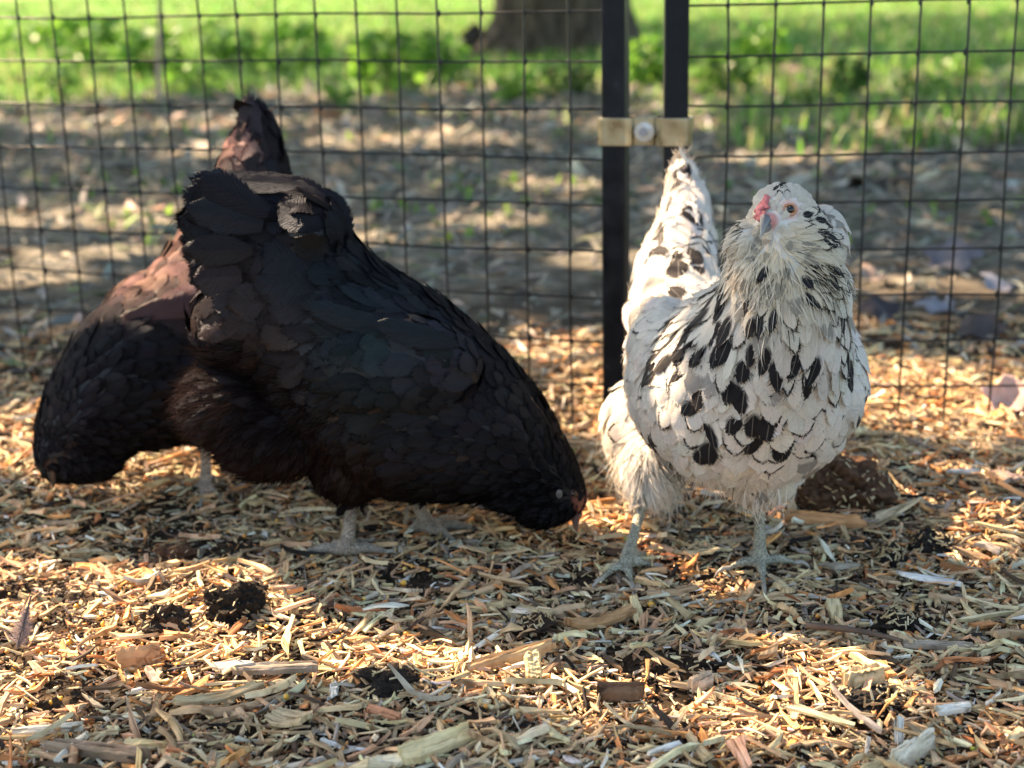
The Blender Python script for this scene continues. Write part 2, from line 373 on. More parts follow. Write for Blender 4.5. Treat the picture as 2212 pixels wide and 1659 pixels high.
def build_clamp():
    zc = U(1394, 286, 1.55).z; c = Vector(((PO.x + PR.x) / 2, (PO.y + PR.y) / 2, zc))
    root = empty('panel_clamp', c); tag(root, 'brass coloured clamp bolted across the two black posts', 'clamp')
    hw = (PR.x - PO.x) / 2; tw = .0125; hh = .0145; th = .0022
    ang = math.atan2(PR.y - PO.y, PR.x - PO.x)
    # front profile in plan (x, y): hugs each square post, dips between them
    def prof(sg):
        e = hw + tw + .003; f = tw + .0015
        pts = [(-e, sg * -.001), (-e, sg * -f * .7), (-e + .002, sg * -(f - .001)), (-e + .004, sg * -f), (-hw + tw - .001, sg * -f), (-hw + tw + .004, sg * -(f - .003)), (-hw + tw + .008, sg * -(f - .007)),
               (hw - tw - .008, sg * -(f - .007)), (hw - tw - .004, sg * -(f - .003)), (hw - tw + .001, sg * -f), (e - .004, sg * -f), (e - .002, sg * -(f - .001)), (e, sg * -f * .7), (e, sg * -.001)]
        return np.array(pts)
    for sg in (1, -1):
        P = prof(sg); T = norm(np.gradient(P, axis=0)); N = np.stack([T[:, 1], -T[:, 0]], 1) * sg
        rings = []
        for i in range(len(P)):
            a = P[i]; b = P[i] + N[i] * th
            rings.append([(a[0], a[1], -hh), (a[0], a[1], hh), (b[0], b[1], hh), (b[0], b[1], -hh)])
        V = np.array(rings).reshape(-1, 3); F = []
        for i in range(len(P) - 1):
            for j in range(4): F.append((i * 4 + j, i * 4 + (j + 1) % 4, (i + 1) * 4 + (j + 1) % 4, (i + 1) * 4 + j))
        F += [(3, 2, 1, 0), tuple(len(V) - 4 + j for j in range(4))]
        V = V @ np.array(Matrix.Rotation(ang, 3, 'Z')).T + np.array(c)
        o = np_mesh('clamp_plate', V, [np.array(F)], M['brass'], root, smooth=False)
        md = o.modifiers.new('bevel', 'BEVEL'); md.width = .0006; md.segments = 2
    f = tw - .0055 + th
    Mx = Matrix.Translation(c) @ Matrix.Rotation(ang, 4, 'Z') @ Matrix.Translation((0, -f - .004, 0)) @ Matrix.Rotation(math.pi / 2, 4, 'X')
    bm = bmesh.new(); bmesh.ops.create_cone(bm, cap_ends=True, segments=6, radius1=.0082, radius2=.0082, depth=.006, matrix=Mx @ Matrix.Translation((0, 0, -.0005)))
    bmesh.ops.bevel(bm, geom=list(bm.edges), offset=.0009, segments=2, affect='EDGES')
    bmesh.ops.create_cone(bm, cap_ends=True, segments=24, radius1=.0103, radius2=.0103, depth=.0014, matrix=Mx @ Matrix.Translation((0, 0, -.0034)))
    nutt = bm_obj('nut', bm, M['zinc'], root)
    bm = bmesh.new(); bmesh.ops.create_cone(bm, cap_ends=True, segments=20, radius1=.0046, radius2=.0043, depth=.006, matrix=Mx @ Matrix.Translation((0, 0, .004)))
    bmesh.ops.create_cone(bm, cap_ends=True, segments=20, radius1=.0041, radius2=.0041, depth=.03, matrix=Mx @ Matrix.Translation((0, 0, -.016)))
    bm_obj('bolt', bm, mat('bolt_end', (.30, .30, .32), .5, .8), root)
build_clamp()

# ------------------------------------------------------------------ wood chips
def chips(n, xr, yr, L, W, T, palette, weights, k=8, name='wood_chips', mat_='wood', zoff=(0, .008), tilt=.3, dens=None, grow=0.0):
    """n flat ragged slivers; L/W/T = (min,max) in metres"""
    xs = rng.uniform(*xr, n); ys = rng.uniform(*yr, n)
    if dens is not None:
        kp = rng.random(n) < dens(xs, ys); xs = xs[kp]; ys = ys[kp]; n = len(xs)
    sc = 1 + grow * np.clip(ys - 1.5, 0, 8)
    l = (L[0] + (L[1] - L[0]) * rng.random(n) ** 2.2) * sc; wd = np.minimum((W[0] + (W[1] - W[0]) * rng.random(n) ** 1.6) * sc, l * .6); th = rng.uniform(*T, n) * sc
    yaw = rng.uniform(0, 2 * np.pi, n); pit = rng.normal(0, tilt * .6, n); rol = rng.normal(0, tilt, n)
    z = height(xs, ys) + rng.uniform(*zoff, n) + np.abs(np.sin(pit)) * l * .3
    h = k // 2
    # outline: two long sides with ragged ends
    tx = np.linspace(-.5, .5, h)
    ex = np.concatenate([tx, tx[::-1]]); ey = np.concatenate([np.full(h, -.5), np.full(h, .5)])
    O = np.zeros((n, k, 2)); O[:, :, 0] = ex * (1 + rng.normal(0, .10, (n, k))); w1 = rng.uniform(.15, 1, (n, 1)); w2 = rng.uniform(.3, 1, (n, 1)); tap = w1 + (w2 - w1) * (ex + .5) ; skew = rng.normal(0, .16, (n, 1)); O[:, :, 0] += skew * ey * 2 * np.abs(ex) * 2 * (wd / l)[:, None] * 3
    O[:, :, 1] = ey * tap * (1 + rng.normal(0, .22, (n, k)))
    bend = rng.normal(0, .10, (n, 1))
    twist = rng.normal(0, .25, (n, 1))
    P = np.zeros((n, 2, k, 3))
    for s_ in (0, 1):
        P[:, s_, :, 0] = O[:, :, 0] * l[:, None]
        P[:, s_, :, 1] = O[:, :, 1] * wd[:, None] * (1 if s_ == 0 else .86)
        P[:, s_, :, 2] = bend * l[:, None] * (4 * O[:, :, 0] ** 2 - .5) * .5 + twist * O[:, :, 0] * O[:, :, 1] * wd[:, None] * 2 + (s_ - .5) * th[:, None] + rng.normal(0, .12, (n, k)) * th[:, None]
    cy, sy = np.cos(yaw), np.sin(yaw); cp, sp = np.cos(pit), np.sin(pit); cr, sr = np.cos(rol), np.sin(rol)
    x, y, zz = P[..., 0], P[..., 1], P[..., 2]; e = lambda a: a[:, None, None]
    y, zz = y * e(cr) - zz * e(sr), y * e(sr) + zz * e(cr)
    x, zz = x * e(cp) - zz * e(sp), x * e(sp) + zz * e(cp)
    x, y = x * e(cy) - y * e(sy), x * e(sy) + y * e(cy)
    V = np.stack([x + e(xs), y + e(ys), zz + e(z)], -1).reshape(-1, 3)
    base = (np.arange(n) * 2 * k)[:, None]
    top = base + k + np.arange(k)[None]
    j = np.arange(k); j2 = (j + 1) % k
    sides = (base[:, :, None] + np.stack([j, j2, j2 + k, j + k], 1)[None]).reshape(-1, 4)
    # top as quads strip so that the bend shows
    q = []
    for a in range(h - 1): q.append((k + a, k + a + 1, k + k - 2 - a, k + k - 1 - a))
    tq = (base[:, :, None] + np.array(q)[None]).reshape(-1, 4)
    pal = np.array(palette); ci = rng.choice(len(pal), n, p=np.array(weights) / np.sum(weights))
    C = pal[ci] * rng.uniform(.72, 1.22, (n, 1)) * (1 + rng.normal(0, .04, (n, 3)))
    C = np.repeat(np.clip(C, .004, .85), 2 * k, 0)
    uvo = rng.uniform(0, 30, (n, 1, 1, 2))
    uv = (P[..., :2] + uvo).reshape(-1, 2)
    return V, [np.concatenate([sides, tq])], uv, C
PAL = [(.66, .51, .30), (.79, .68, .43), (.59, .41, .23), (.72, .45, .25), (.44, .33, .20), (.84, .80, .67), (.12, .08, .05), (.025, .02, .018), (.40, .17, .07), (.40, .34, .27), (.80, .40, .15), (.62, .27, .10)]
WTS = [6.0, 4.4, 3.4, 3.6, 2.2, 1.3, 1.6, 1.1, .9, 1.8, 1.6, .8]
def merge_chips(name, sets, m, label=None, cat=None):
    Vs, Fs, Us, Cs = [], [], [], []; n = 0
    for V, F, uv, C in sets:
        Vs.append(V); Fs.append(F[0] + n); Us.append(uv); Cs.append(C); n += len(V)
    o = np_mesh(name, np.concatenate(Vs), [np.concatenate(Fs)], m, uv=np.concatenate(Us), col=np.concatenate(Cs), smooth=False)
    tag(o, label, cat, kind='stuff'); return o
def inview(x, y):
    return np.where(np.abs(x) < .16 + .40 * y, 1.0, 0.0)
def patchy(x, y):                               # bare dark soil shows in patches
    return inview(x, y) * np.where(vnoise(x, y, .075, 31) * .6 + vnoise(x, y, .03, 41) * .4 > .69, .22, 1.0)
NX = (-.85, .85)
def crumbly(x, y):
    return inview(x, y) * np.where(vnoise(x, y, .075, 31) * .6 + vnoise(x, y, .03, 41) * .4 > .62, 1, .10)
sets = [
    chips(45000, NX, (.68, 1.8), (.0015, .005), (.0012, .004), (.001, .003), [(.06, .042, .03), (.035, .028, .022), (.11, .07, .045), (.02, .018, .017)], [3, 3, 2, 1], 4, zoff=(-.002, .006), tilt=.8, dens=crumbly),
    chips(85000, NX, (.68, 1.75), (.003, .012), (.0008, .0028), (.0004, .0012), PAL, WTS, 4, zoff=(-.001, .007), tilt=.35, dens=lambda x, y: .25 + .75 * patchy(x, y)),
    chips(42000, NX, (.68, 1.8), (.007, .028), (.0020, .0075), (.0008, .0022), PAL, WTS, 6, zoff=(0, .010), tilt=.30, dens=patchy),
    chips(2600, NX, (.68, 1.8), (.018, .050), (.004, .012), (.0015, .004), PAL, WTS, 8, zoff=(.004, .013), tilt=.26, dens=patchy),
    chips(5000, (-1.1, 1.1), (1.72, 2.05), (.008, .04), (.002, .009), (.001, .003), PAL, WTS, 6, zoff=(-.004, .010), tilt=.3, dens=inview),
]
merge_chips('wood_chips', sets, M['wood'], 'pale wood chip bedding strewn over dark soil in the pen', 'wood chips')
LPAL = [(.24, .22, .17), (.34, .31, .25), (.16, .16, .14), (.42, .35, .27), (.14, .19, .08), (.46, .46, .44), (.34, .22, .14), (.22, .24, .21)]
sets = [
    chips(19000, (-2.6, 2.8), (1.85, 6.6), (.010, .040), (.004, .016), (.0008, .002), LPAL, [4, 2.2, 6, 1.0, 2, .25, 1, 3], 6, zoff=(-.002, .012), tilt=.4, dens=inview, grow=.28),
    chips(1300, (-2.4, 2.4), (1.8, 6.0), (.025, .06), (.012, .035), (.0008, .002), LPAL, [3, 3, 4, 1.4, 1, .3, 1.5, 1], 8, zoff=(.0, .018), tilt=.5, dens=inview, grow=.2),
]
merge_chips('leaf_litter', sets, M['litter'], 'brown leaf and mulch litter on the ground beyond the wire', 'leaf litter')

# yellow grains of feed scattered among the chips
def grains():
    bm = bmesh.new(); bmesh.ops.create_icosphere(bm, subdivisions=1, radius=1)
    tv = np.array([v.co[:] for v in bm.verts]); tf = np.array([[v.index for v in f.verts] for f in bm.faces]); bm.free()
    n = 300; cen = rng.random(n) < .6
    x = np.where(cen, rng.normal(-.26, .13, n), rng.uniform(-.5, .5, n)); y = np.where(cen, rng.normal(1.03, .09, n), rng.uniform(.75, 1.5, n))
    z = height(x, y) + rng.uniform(.002, .010, n)
    s = rng.uniform(.0011, .0026, (n, 1)) * rng.uniform(.6, 1.4, (n, 3))
    V = (tv[None] * s[:, None] + np.stack([x, y, z], 1)[:, None]).reshape(-1, 3)
    F = (tf[None] + (np.arange(n) * len(tv))[:, None, None]).reshape(-1, 3)
    pal = np.array([(.75, .40, .05), (.62, .27, .05), (.80, .55, .15), (.50, .24, .08), (.35, .42, .06)])
    C = np.repeat(pal[rng.choice(5, n, p=[.35, .25, .2, .15, .05])], len(tv), 0)
    o = np_mesh('feed_grains', V, [F], M['horn'], col=C); tag(o, 'yellow and orange grains of feed scattered among the chips', 'feed', kind='stuff')
grains()

# large single chips that stand out
def big_chip(px, py, lpx, wpx, deg, col, label, thick=.005, lift=.008, tiltx=0.0, pitch=0.0, curve=0.0, ragged=.35):
    c = G(px, py, .012); k = c.length; sc = (c - Vector((0, 0, CH))).length / FPX
    L = lpx * sc; Wd = wpx * sc
    nx, nyv = 16, 7
    r = np.random.default_rng(int(px * 7 + py))
    tx = np.linspace(-.5, .5, nx); ty = np.linspace(-.5, .5, nyv)
    X, Y = np.meshgrid(tx, ty, indexing='ij')
    endj = np.interp(ty, np.linspace(-.5, .5, 5), r.normal(0, ragged * .12, 5)) + r.normal(0, ragged * .045, nyv)
    endk = r.normal(0, ragged * .10, nyv)
    Xs = X * L + np.where(X > 0, (X * 2) ** 4 * endj[None], (X * 2) ** 4 * endk[None]) * L
    wob = 1 - .25 * (np.abs(X) * 2) ** 3 + np.interp(tx, np.linspace(-.5, .5, 6), r.normal(0, .10, 6))[:, None]
    Ys = Y * Wd * wob
    grooves = np.interp(ty, ty, r.normal(0, .18, nyv))[None] * thick
    Z0 = curve * L * (4 * X ** 2) + grooves + r.normal(0, .05, X.shape) * thick
    edge = (np.abs(Y) * 2) ** 3 * .35 * thick
    topz = Z0 + thick * .5 - edge; botz = Z0 - thick * .5
    V = np.concatenate([np.stack([Xs, Ys, topz], -1).reshape(-1, 3), np.stack([Xs, Ys * .92, botz], -1).reshape(-1, 3)])
    n0 = nx * nyv; F = []
    for i in range(nx - 1):
        for j in range(nyv - 1):
            a = i * nyv + j; F.append((a, a + nyv, a + nyv + 1, a + 1)); b = a + n0; F.append((b, b + 1, b + nyv + 1, b + nyv))
    for i in range(nx - 1):
        a = i * nyv; F.append((a, a + n0, a + n0 + nyv, a + nyv)); a = i * nyv + nyv - 1; F.append((a, a + nyv, a + nyv + n0, a + n0))
    for j in range(nyv - 1):
        a = j; F.append((a, a + 1, a + 1 + n0, a + n0)); a = (nx - 1) * nyv + j; F.append((a, a + n0, a + n0 + 1, a + 1))
    Rm = np.array(Matrix.Rotation(math.radians(deg), 3, 'Z') @ Matrix.Rotation(-math.radians(pitch), 3, 'Y') @ Matrix.Rotation(math.radians(tiltx), 3, 'X'))
    W_ = V @ Rm.T
    z0 = float(height(c.x, c.y)) + lift + thick * .5 + abs(math.sin(math.radians(pitch))) * L * .35
    W_ = W_ + np.array([c.x, c.y, z0])
    C = np.array(col)[None] * (1 + r.normal(0, .03, (len(V), 1)))
    o = np_mesh('wood_chip', W_, [np.array(F)], M['wood'], uv=V[:, :2] + r.uniform(0, 20, 2), col=C, smooth=False)
    o.name = 'wood_chip'
    tag(o, label, 'wood chip', 'large wood chips lying on the bedding')
TAN = (.55, .42, .24); YEL = (.66, .54, .30); GRY = (.36, .30, .23); BRN = (.16, .10, .06); PAL_ = (.72, .66, .52)
big_chip(599, 1452, 175, 30, 2, GRY, 'long grey fibrous splinter lying below the black soil clod', .006)
big_chip(210, 1624, 205, 38, -14, (.30, .22, .15), 'thick weathered brown stick of wood at the lower left', .009)
big_chip(105, 1566, 130, 22, 8, PAL_, 'pale straight chip above the thick weathered stick at lower left', .004)
big_chip(301, 1422, 88, 30, 12, (.58, .31, .15), 'orange brown cut wood block in the sunlit patch', .010)
big_chip(474, 1512, 180, 24, 22, TAN, 'long curved tan splinter under the grey fibrous splinter', .004, curve=.07)
big_chip(626, 1572, 96, 60, -30, (.60, .47, .29), 'broad pale curl of wood left of the bottom centre', .004, curve=.10, pitch=8)
big_chip(1152, 1462, 62, 34, 96, YEL, 'short pale chip standing almost upright near the bottom centre', .010, pitch=48)
big_chip(1297, 1312, 150, 26, 24, (.42, .25, .12), "curved brown chip in front of the white hen's feet", .006, curve=.10)
big_chip(1375, 1294, 68, 26, 98, YEL, "yellow leaf shaped chip touching the white hen's toe", .004, pitch=30)
big_chip(1104, 1427, 190, 24, 20, (.46, .33, .18), 'long tan stick slanting up towards the right near the bottom centre', .007, pitch=6)
big_chip(939, 1630, 150, 56, 24, YEL, 'large ragged yellow chip at the bottom edge', .008, pitch=6)
big_chip(1341, 1476, 96, 26, 0, BRN, 'dark brown wood block below the white hen', .009)
big_chip(830, 1563, 82, 24, -34, (.50, .24, .13), 'reddish brown chip left of the large ragged yellow chip', .004)
big_chip(1972, 1612, 120, 28, 36, PAL_, 'pale log shaped piece of wood at the lower right', .011, pitch=5)
big_chip(1885, 1642, 66, 36, 44, YEL, 'flat yellow chip beside the pale log shaped piece at lower right', .004)
big_chip(2062, 1521, 70, 22, 12, (.78, .77, .70), 'white chip at the right above the pale log shaped piece', .005)
big_chip(1863, 1458, 80, 40, 16, TAN, 'chunky ridged tan chip right of the middle foreground', .011)
big_chip(2030, 1376, 140, 20, -8, GRY, 'long grey brown splinter at the right edge', .005)
big_chip(1943, 1560, 60, 20, 78, (.76, .75, .68), 'narrow white chip standing on end above the pale log shaped piece', .004, pitch=35)
big_chip(1780, 1108, 150, 22, -18, (.62, .34, .16), 'orange strip of wood in the sun behind the white hen', .008)
big_chip(1515, 1440, 60, 36, 40, (.52, .42, .30), 'small square cut chip beside the dark brown wood block', .007)

# clods of dark soil
def clod(px, py, wpx, hpx, col, label, dp=.9, name='soil_clod', cat='soil clod', n_sl=60):
    c = G(px, py + hpx * .45, .002); sc = (c - Vector((0, 0, CH))).length / FPX
    a = wpx * sc / 2; h = hpx * sc * 1.12
    bm = bmesh.new(); bmesh.ops.create_icosphere(bm, subdivisions=5, radius=1)
    V = np.array([v.co[:] for v in bm.verts]); F = np.array([[v.index for v in f.verts] for f in bm.faces]); bm.free()
    r = np.random.default_rng(int(px + py)); 
    d = 1 + (vnoise(V[:, 0] + px, V[:, 1] + V[:, 2] * 2, .5) - .5) * .5 + (vnoise(V[:, 0] * 1.3 + V[:, 2], V[:, 1] + py, .16, 4) - .5) * .30 + (vnoise(V[:, 0] + V[:, 2] * 3, V[:, 1] - V[:, 2], .06, 8) - .5) * .22
    V = V * d[:, None] * np.array([a, a * dp, h * .8]) + np.array([c.x, c.y + a * dp * .5, h * .2 + .003 + float(height(c.x, c.y))])
    o = np_mesh(name, V, [F], M['soil'], col=np.broadcast_to(np.array(col), (len(V), 3)), smooth=False)
    tag(o, label, cat, 'soil clods on the bedding')
    # slivers of wood stuck to the clod, as one part
    idx = r.choice(np.where(V[:, 2] > .2 * h)[0], n_sl); A = Acc()
    for i in idx:
        p = V[i]; n_ = norm(p - np.array([c.x, c.y + a * dp * .5, 0])); t = norm(np.cross(n_, r.normal(size=3))); b = np.cross(n_, t); L = r.uniform(.003, .008); wd = L * r.uniform(.12, .3)
        q = p + n_ * .0007
        A.add(np.array([q - t * L / 2 - b * wd / 2, q + t * L / 2 - b * wd / 3, q + t * L / 2 + b * wd / 3, q - t * L / 2 + b * wd / 2, q - t * L / 2 - b * wd / 2 + n_ * .0008, q + t * L / 2 - b * wd / 3 + n_ * .0008, q + t * L / 2 + b * wd / 3 + n_ * .0008, q - t * L / 2 + b * wd / 2 + n_ * .0008]),
              np.array([(4, 5, 6, 7), (0, 1, 5, 4), (1, 2, 6, 5), (2, 3, 7, 6), (3, 0, 4, 7)]), np.array(random.choice([(.5, .4, .22), (.6, .52, .34), (.4, .28, .15)])))
    s_ = A.obj('slivers', M['wood'], smooth=False); s_.parent = o
clod(505, 1340, 120, 62, (.020, .016, .012), 'black soil clod flecked with slivers at the right end of the sunlit patch')
clod(350, 1368, 100, 50, (.035, .025, .018), 'crumbly dark soil clod left of the black flecked clod')
clod(1815, 1060, 225, 85, (.10, .055, .032), 'large reddish brown soil mound just behind the white hen', 1.0, n_sl=160)
clod(2022, 1168, 90, 46, (.030, .026, .022), 'dark soil clod to the right of the reddish mound')
clod(1930, 1190, 62, 36, (.022, .020, .018), 'small black soil clod between the mound and the right edge')
clod(1155, 1338, 84, 34, (.05, .034, .024), "low brown soil clod left of the white hen's feet")
clod(1945, 1330, 90, 44, (.028, .022, .017), "dark crumbled soil clod in front of the white hen, right of its feet")
clod(830, 1515, 130, 40, (.028, .021, .016), 'flat dark soil clod near the bottom left of centre')
clod(1880, 1500, 150, 34, (.030, .026, .022), 'wide flat soil clod at the lower right')
clod(375, 1190, 90, 34, (.11, .06, .035), 'smooth brown clod in front of the dark hens', n_sl=12)

# ------------------------------------------------------------------ hens
def blob_mesh(blobs, tubes, voxel=.0024, smooth=5):
    bm = bmesh.new()
    for (c, r) in blobs:
        bmesh.ops.create_icosphere(bm, subdivisions=3, radius=1, matrix=Matrix.Translation(c) @ Matrix.Diagonal((r[0], r[1], r[2], 1)))
    for pts, rad in tubes:
        n = len(pts)
        for i in range(n - 1):
            a, b = pts[i], pts[i + 1]; steps = max(2, int((b - a).length / (min(rad[i], rad[i + 1]) * .45)))
            for s_ in range(steps + 1):
                t = s_ / steps; rr = rad[i] * (1 - t) + rad[i + 1] * t
                bmesh.ops.create_icosphere(bm, subdivisions=2, radius=rr, matrix=Matrix.Translation(a.lerp(b, t)))
    me = bpy.data.meshes.new('tmp'); bm.to_mesh(me); bm.free()
    o = bpy.data.objects.new('tmp', me); COL.objects.link(o)
    m = o.modifiers.new('r', 'REMESH'); m.mode = 'VOXEL'; m.voxel_size = voxel
    m = o.modifiers.new('s', 'SMOOTH'); m.factor = .5; m.iterations = smooth
    dg = bpy.context.evaluated_depsgraph_get(); ev = o.evaluated_get(dg)
    out = bpy.data.meshes.new_from_object(ev, depsgraph=dg)
    bpy.data.objects.remove(o); bpy.data.meshes.remove(me)
    return out
def catmull(P, n):
    P = np.asarray(P, float); k = len(P); Q = np.vstack([2 * P[0] - P[1], P, 2 * P[-1] - P[-2]]); out = []
    for t in np.linspace(0, k - 1 - 1e-6, n):
        i = int(t); f = t - i; p0, p1, p2, p3 = Q[i], Q[i + 1], Q[i + 2], Q[i + 3]
        out.append(.5 * ((2 * p1) + (-p0 + p2) * f + (2 * p0 - 5 * p1 + 4 * p2 - p3) * f ** 2 + (-p0 + 3 * p1 - 3 * p2 + p3) * f ** 3))
    return np.array(out)
def spine_blobs(pts, n):
    """pts rows: px,py,Y, r_px (in picture), ry (m across depth)"""
    rows = []
    for px, py, Y, rp, ry in pts:
        p = U(px, py, Y); sc = (p - Vector((0, 0, CH))).length / FPX
        rows.append((p.x, p.y, p.z, rp * sc, ry))
    C = catmull(rows, n)
    return [(Vector(c[:3]), (max(c[3], .003), max(c[4], .003), max(c[3], .003))) for c in C]
def ell(px, py, Y, rx, ry, rz):
    p = U(px, py, Y); sc = (p - Vector((0, 0, CH))).length / FPX
    return (p, (rx * sc, ry, rz * sc))

FEATHER_R, FEATHER_C = 8, 7
def feathers(P, N, T, L, W, lift, curv, cup, tip, rag=.06, sway=.02):
    """vectorised feather blades -> V, F, uv ; tip = roundness (1 blunt, 0 pointed)"""
    n = len(P); R, C = FEATHER_R, FEATHER_C
    v = np.array([0, .2, .4, .58, .74, .87, .96, 1.0]); u = np.linspace(-1, 1, C)
    T = norm(T - N * np.sum(T * N, 1, keepdims=True)); B = np.cross(N, T)
    blunt = np.clip(v / .5 + .15, 0, 1) ** .6 * np.where(v > .60, np.sqrt(np.clip(1 - ((v - .60) / .43) ** 3, 0, 1)), 1)
    point = np.sin(np.pi * np.clip(v * .93 + .05, 0, 1)) ** .8
    prof = tip[:, None] * blunt[None] + (1 - tip[:, None]) * point[None]
    prof = prof / prof.max(1, keepdims=True)
    uu = u[None, None, :]; vv = v[None, :, None]
    # the tip row is arched so that the end is round; jitter makes it ragged
    arch = -(uu ** 2) * .13 * (vv ** 2) * tip[:, None, None]
    jit = rng.normal(0, 1, (n, R, C)) * rag * (vv ** 3)
    jit[:, :-2] *= .2
    along = (vv + arch + jit * .6) * L[:, None, None]
    side = uu * prof[:, :, None] * W[:, None, None] * .5 * (1 + rng.normal(0, .05, (n, R, C)))
    bendy = rng.normal(0, sway, (n, 1, 1)) * L[:, None, None] * vv ** 2
    up = (lift[:, None, None] * vv - curv[:, None, None] * vv ** 2) * L[:, None, None] - cup[:, None, None] * (uu ** 2) * W[:, None, None] * prof[:, :, None]
    V = P[:, None, None] + T[:, None, None] * along[..., None] + B[:, None, None] * (side + bendy)[..., None] + N[:, None, None] * up[..., None]
    a = (np.arange(R - 1)[:, None] * C + np.arange(C - 1)[None]).ravel()
    f = np.stack([a, a + 1, a + C + 1, a + C], 1)
    F = (f[None] + (np.arange(n) * R * C)[:, None, None]).reshape(-1, 4)
    uv = np.zeros((n, R, C, 2)); uv[..., 0] = u * .5 + .5; uv[..., 1] = np.broadcast_to(v[:, None], (R, C))
    return V.reshape(-1, 3), F, uv.reshape(-1, 2)
def draped(bvh, P, N, T, L, W, stand, cup, tip, rag):
    """feather blades that lie along the body surface, their tips standing off by `stand` metres"""
    n = len(P); R, C = FEATHER_R, FEATHER_C
    v = np.array([0, .2, .4, .58, .74, .87, .96, 1.0]); u = np.linspace(-1, 1, C)
    Cn = np.zeros((n, R, 3)); Nn = np.zeros((n, R, 3)); Dn = np.zeros((n, R, 3)); near = bvh.find_nearest
    for i in range(n):
        p = Vector(P[i]); d = Vector(T[i]); n0 = Vector(N[i]); nn = n0.copy(); pv = 0.0; l = L[i]; st = stand[i]; free = False
        for r in range(R):
            if r:
                p = p + d * (l * (v[r] - pv)); pv = v[r]
                if not free:
                    h = near(p)
                    if h[1].dot(n0) < .25 or (h[0] - p).length > .02: free = True
                    else: p = h[0]; nn = (nn * .4 + h[1] * .6).normalized(); d = (d - nn * d.dot(nn)).normalized()
            Cn[i, r] = (p + nn * (.0004 + st * v[r] ** 1.2))[:]; Nn[i, r] = nn[:]; Dn[i, r] = d[:]
    Bn = np.cross(Nn, Dn)
    blunt = np.clip(v / .5 + .15, 0, 1) ** .6 * np.where(v > .60, np.sqrt(np.clip(1 - ((v - .60) / .43) ** 3, 0, 1)), 1)
    point = np.sin(np.pi * np.clip(v * .93 + .05, 0, 1)) ** .8
    prof = tip[:, None] * blunt[None] + (1 - tip[:, None]) * point[None]; prof = prof / prof.max(1, keepdims=True)
    uu = u[None, None, :]; vv = v[None, :, None]
    jit = rng.normal(0, 1, (n, R, C)) * rag * (vv ** 3); jit[:, :-2] *= .2
    al = (-(uu ** 2) * .15 * (vv ** 2) * tip[:, None, None] + jit * .6) * L[:, None, None]
    side = uu * prof[:, :, None] * W[:, None, None] * .5 * (1 + rng.normal(0, .05, (n, R, C))) + rng.normal(0, .06, (n, 1, 1)) * L[:, None, None] * vv ** 2
    up = (-cup[:, None, None] * uu ** 2 + rng.normal(0, .05, (n, 1, 1)) * uu) * W[:, None, None] * prof[:, :, None]
    V = Cn[:, :, None] + Dn[:, :, None] * al[..., None] + Bn[:, :, None] * side[..., None] + Nn[:, :, None] * up[..., None]
    a = (np.arange(R - 1)[:, None] * C + np.arange(C - 1)[None]).ravel(); f = np.stack([a, a + 1, a + C + 1, a + C], 1)
    F = (f[None] + (np.arange(n) * R * C)[:, None, None]).reshape(-1, 4)
    uv = np.zeros((n, R, C, 2)); uv[..., 0] = u * .5 + .5; uv[..., 1] = np.broadcast_to(v[:, None], (R, C))
    return V.reshape(-1, 3), F, uv.reshape(-1, 2), Cn
def strands(P, N, T, L, W, lift, curl):
    n = len(P); R = 5; v = np.linspace(0, 1, R)
    B = norm(np.cross(N, T) + rng.normal(0, .3, (n, 3)))
    D = norm(T + rng.normal(0, .24, (n, 3)))
    c = P[:, None] + D[:, None] * (v[None, :, None] * L[:, None, None]) + N[:, None] * ((lift[:, None] * v - curl[:, None] * v ** 2) * L[:, None])[..., None] + (rng.normal(0, .12, (n, 1, 3)) * L[:, None, None] * (v ** 2)[None, :, None])
    wv = (W[:, None] * (1 - v[None] ** 1.5 * .9))[..., None] * .5
    V = np.stack([c - B[:, None] * wv, c + B[:, None] * wv], 2).reshape(-1, 3)
    a = np.arange(R - 1) * 2; f = np.stack([a, a + 1, a + 3, a + 2], 1)
    F = (f[None] + (np.arange(n) * R * 2)[:, None, None]).reshape(-1, 4)
    return V, F
class Anch:
    """rows: px,py,Y, dpx,dpy,dY, L, W, spacing, lift, tip, fluff"""
    def __init__(s, rows):
        s.P = np.array([U(r[0], r[1], r[2])[:] for r in rows])
        s.D = norm(np.array([(U(r[0] + r[3], r[1] + r[4], r[2] + r[5]) - U(r[0], r[1], r[2]))[:] for r in rows]))
        s.A = np.array([r[6:] for r in rows], float)
    def __call__(s, X, pw=4):
        d = np.linalg.norm(X[:, None] - s.P[None], axis=2) + .004
        w_ = d ** -pw; w_ /= w_.sum(1, keepdims=True)
        return norm(w_ @ s.D), w_ @ s.A
def surf_sample(me, n):
    me.calc_loop_triangles()
    co = np.zeros(len(me.vertices) * 3, np.float32); me.vertices.foreach_get('co', co); co = co.reshape(-1, 3)
    no = np.zeros(len(me.vertices) * 3, np.float32); me.vertex_normals.foreach_get('vector', no); no = no.reshape(-1, 3)
    tr = np.zeros(len(me.loop_triangles) * 3, np.int32); me.loop_triangles.foreach_get('vertices', tr); tr = tr.reshape(-1, 3)
    a, b, c = co[tr[:, 0]], co[tr[:, 1]], co[tr[:, 2]]
    ar = np.linalg.norm(np.cross(b - a, c - a), axis=1); t = rng.choice(len(tr), n, p=ar / ar.sum())
    r1 = np.sqrt(rng.random(n)); r2 = rng.random(n); w_ = np.stack([1 - r1, r1 * (1 - r2), r1 * r2], 1)
    P = (co[tr[t]] * w_[..., None]).sum(1); N = norm((no[tr[t]] * w_[..., None]).sum(1))
    return P.astype(float), N.astype(float)
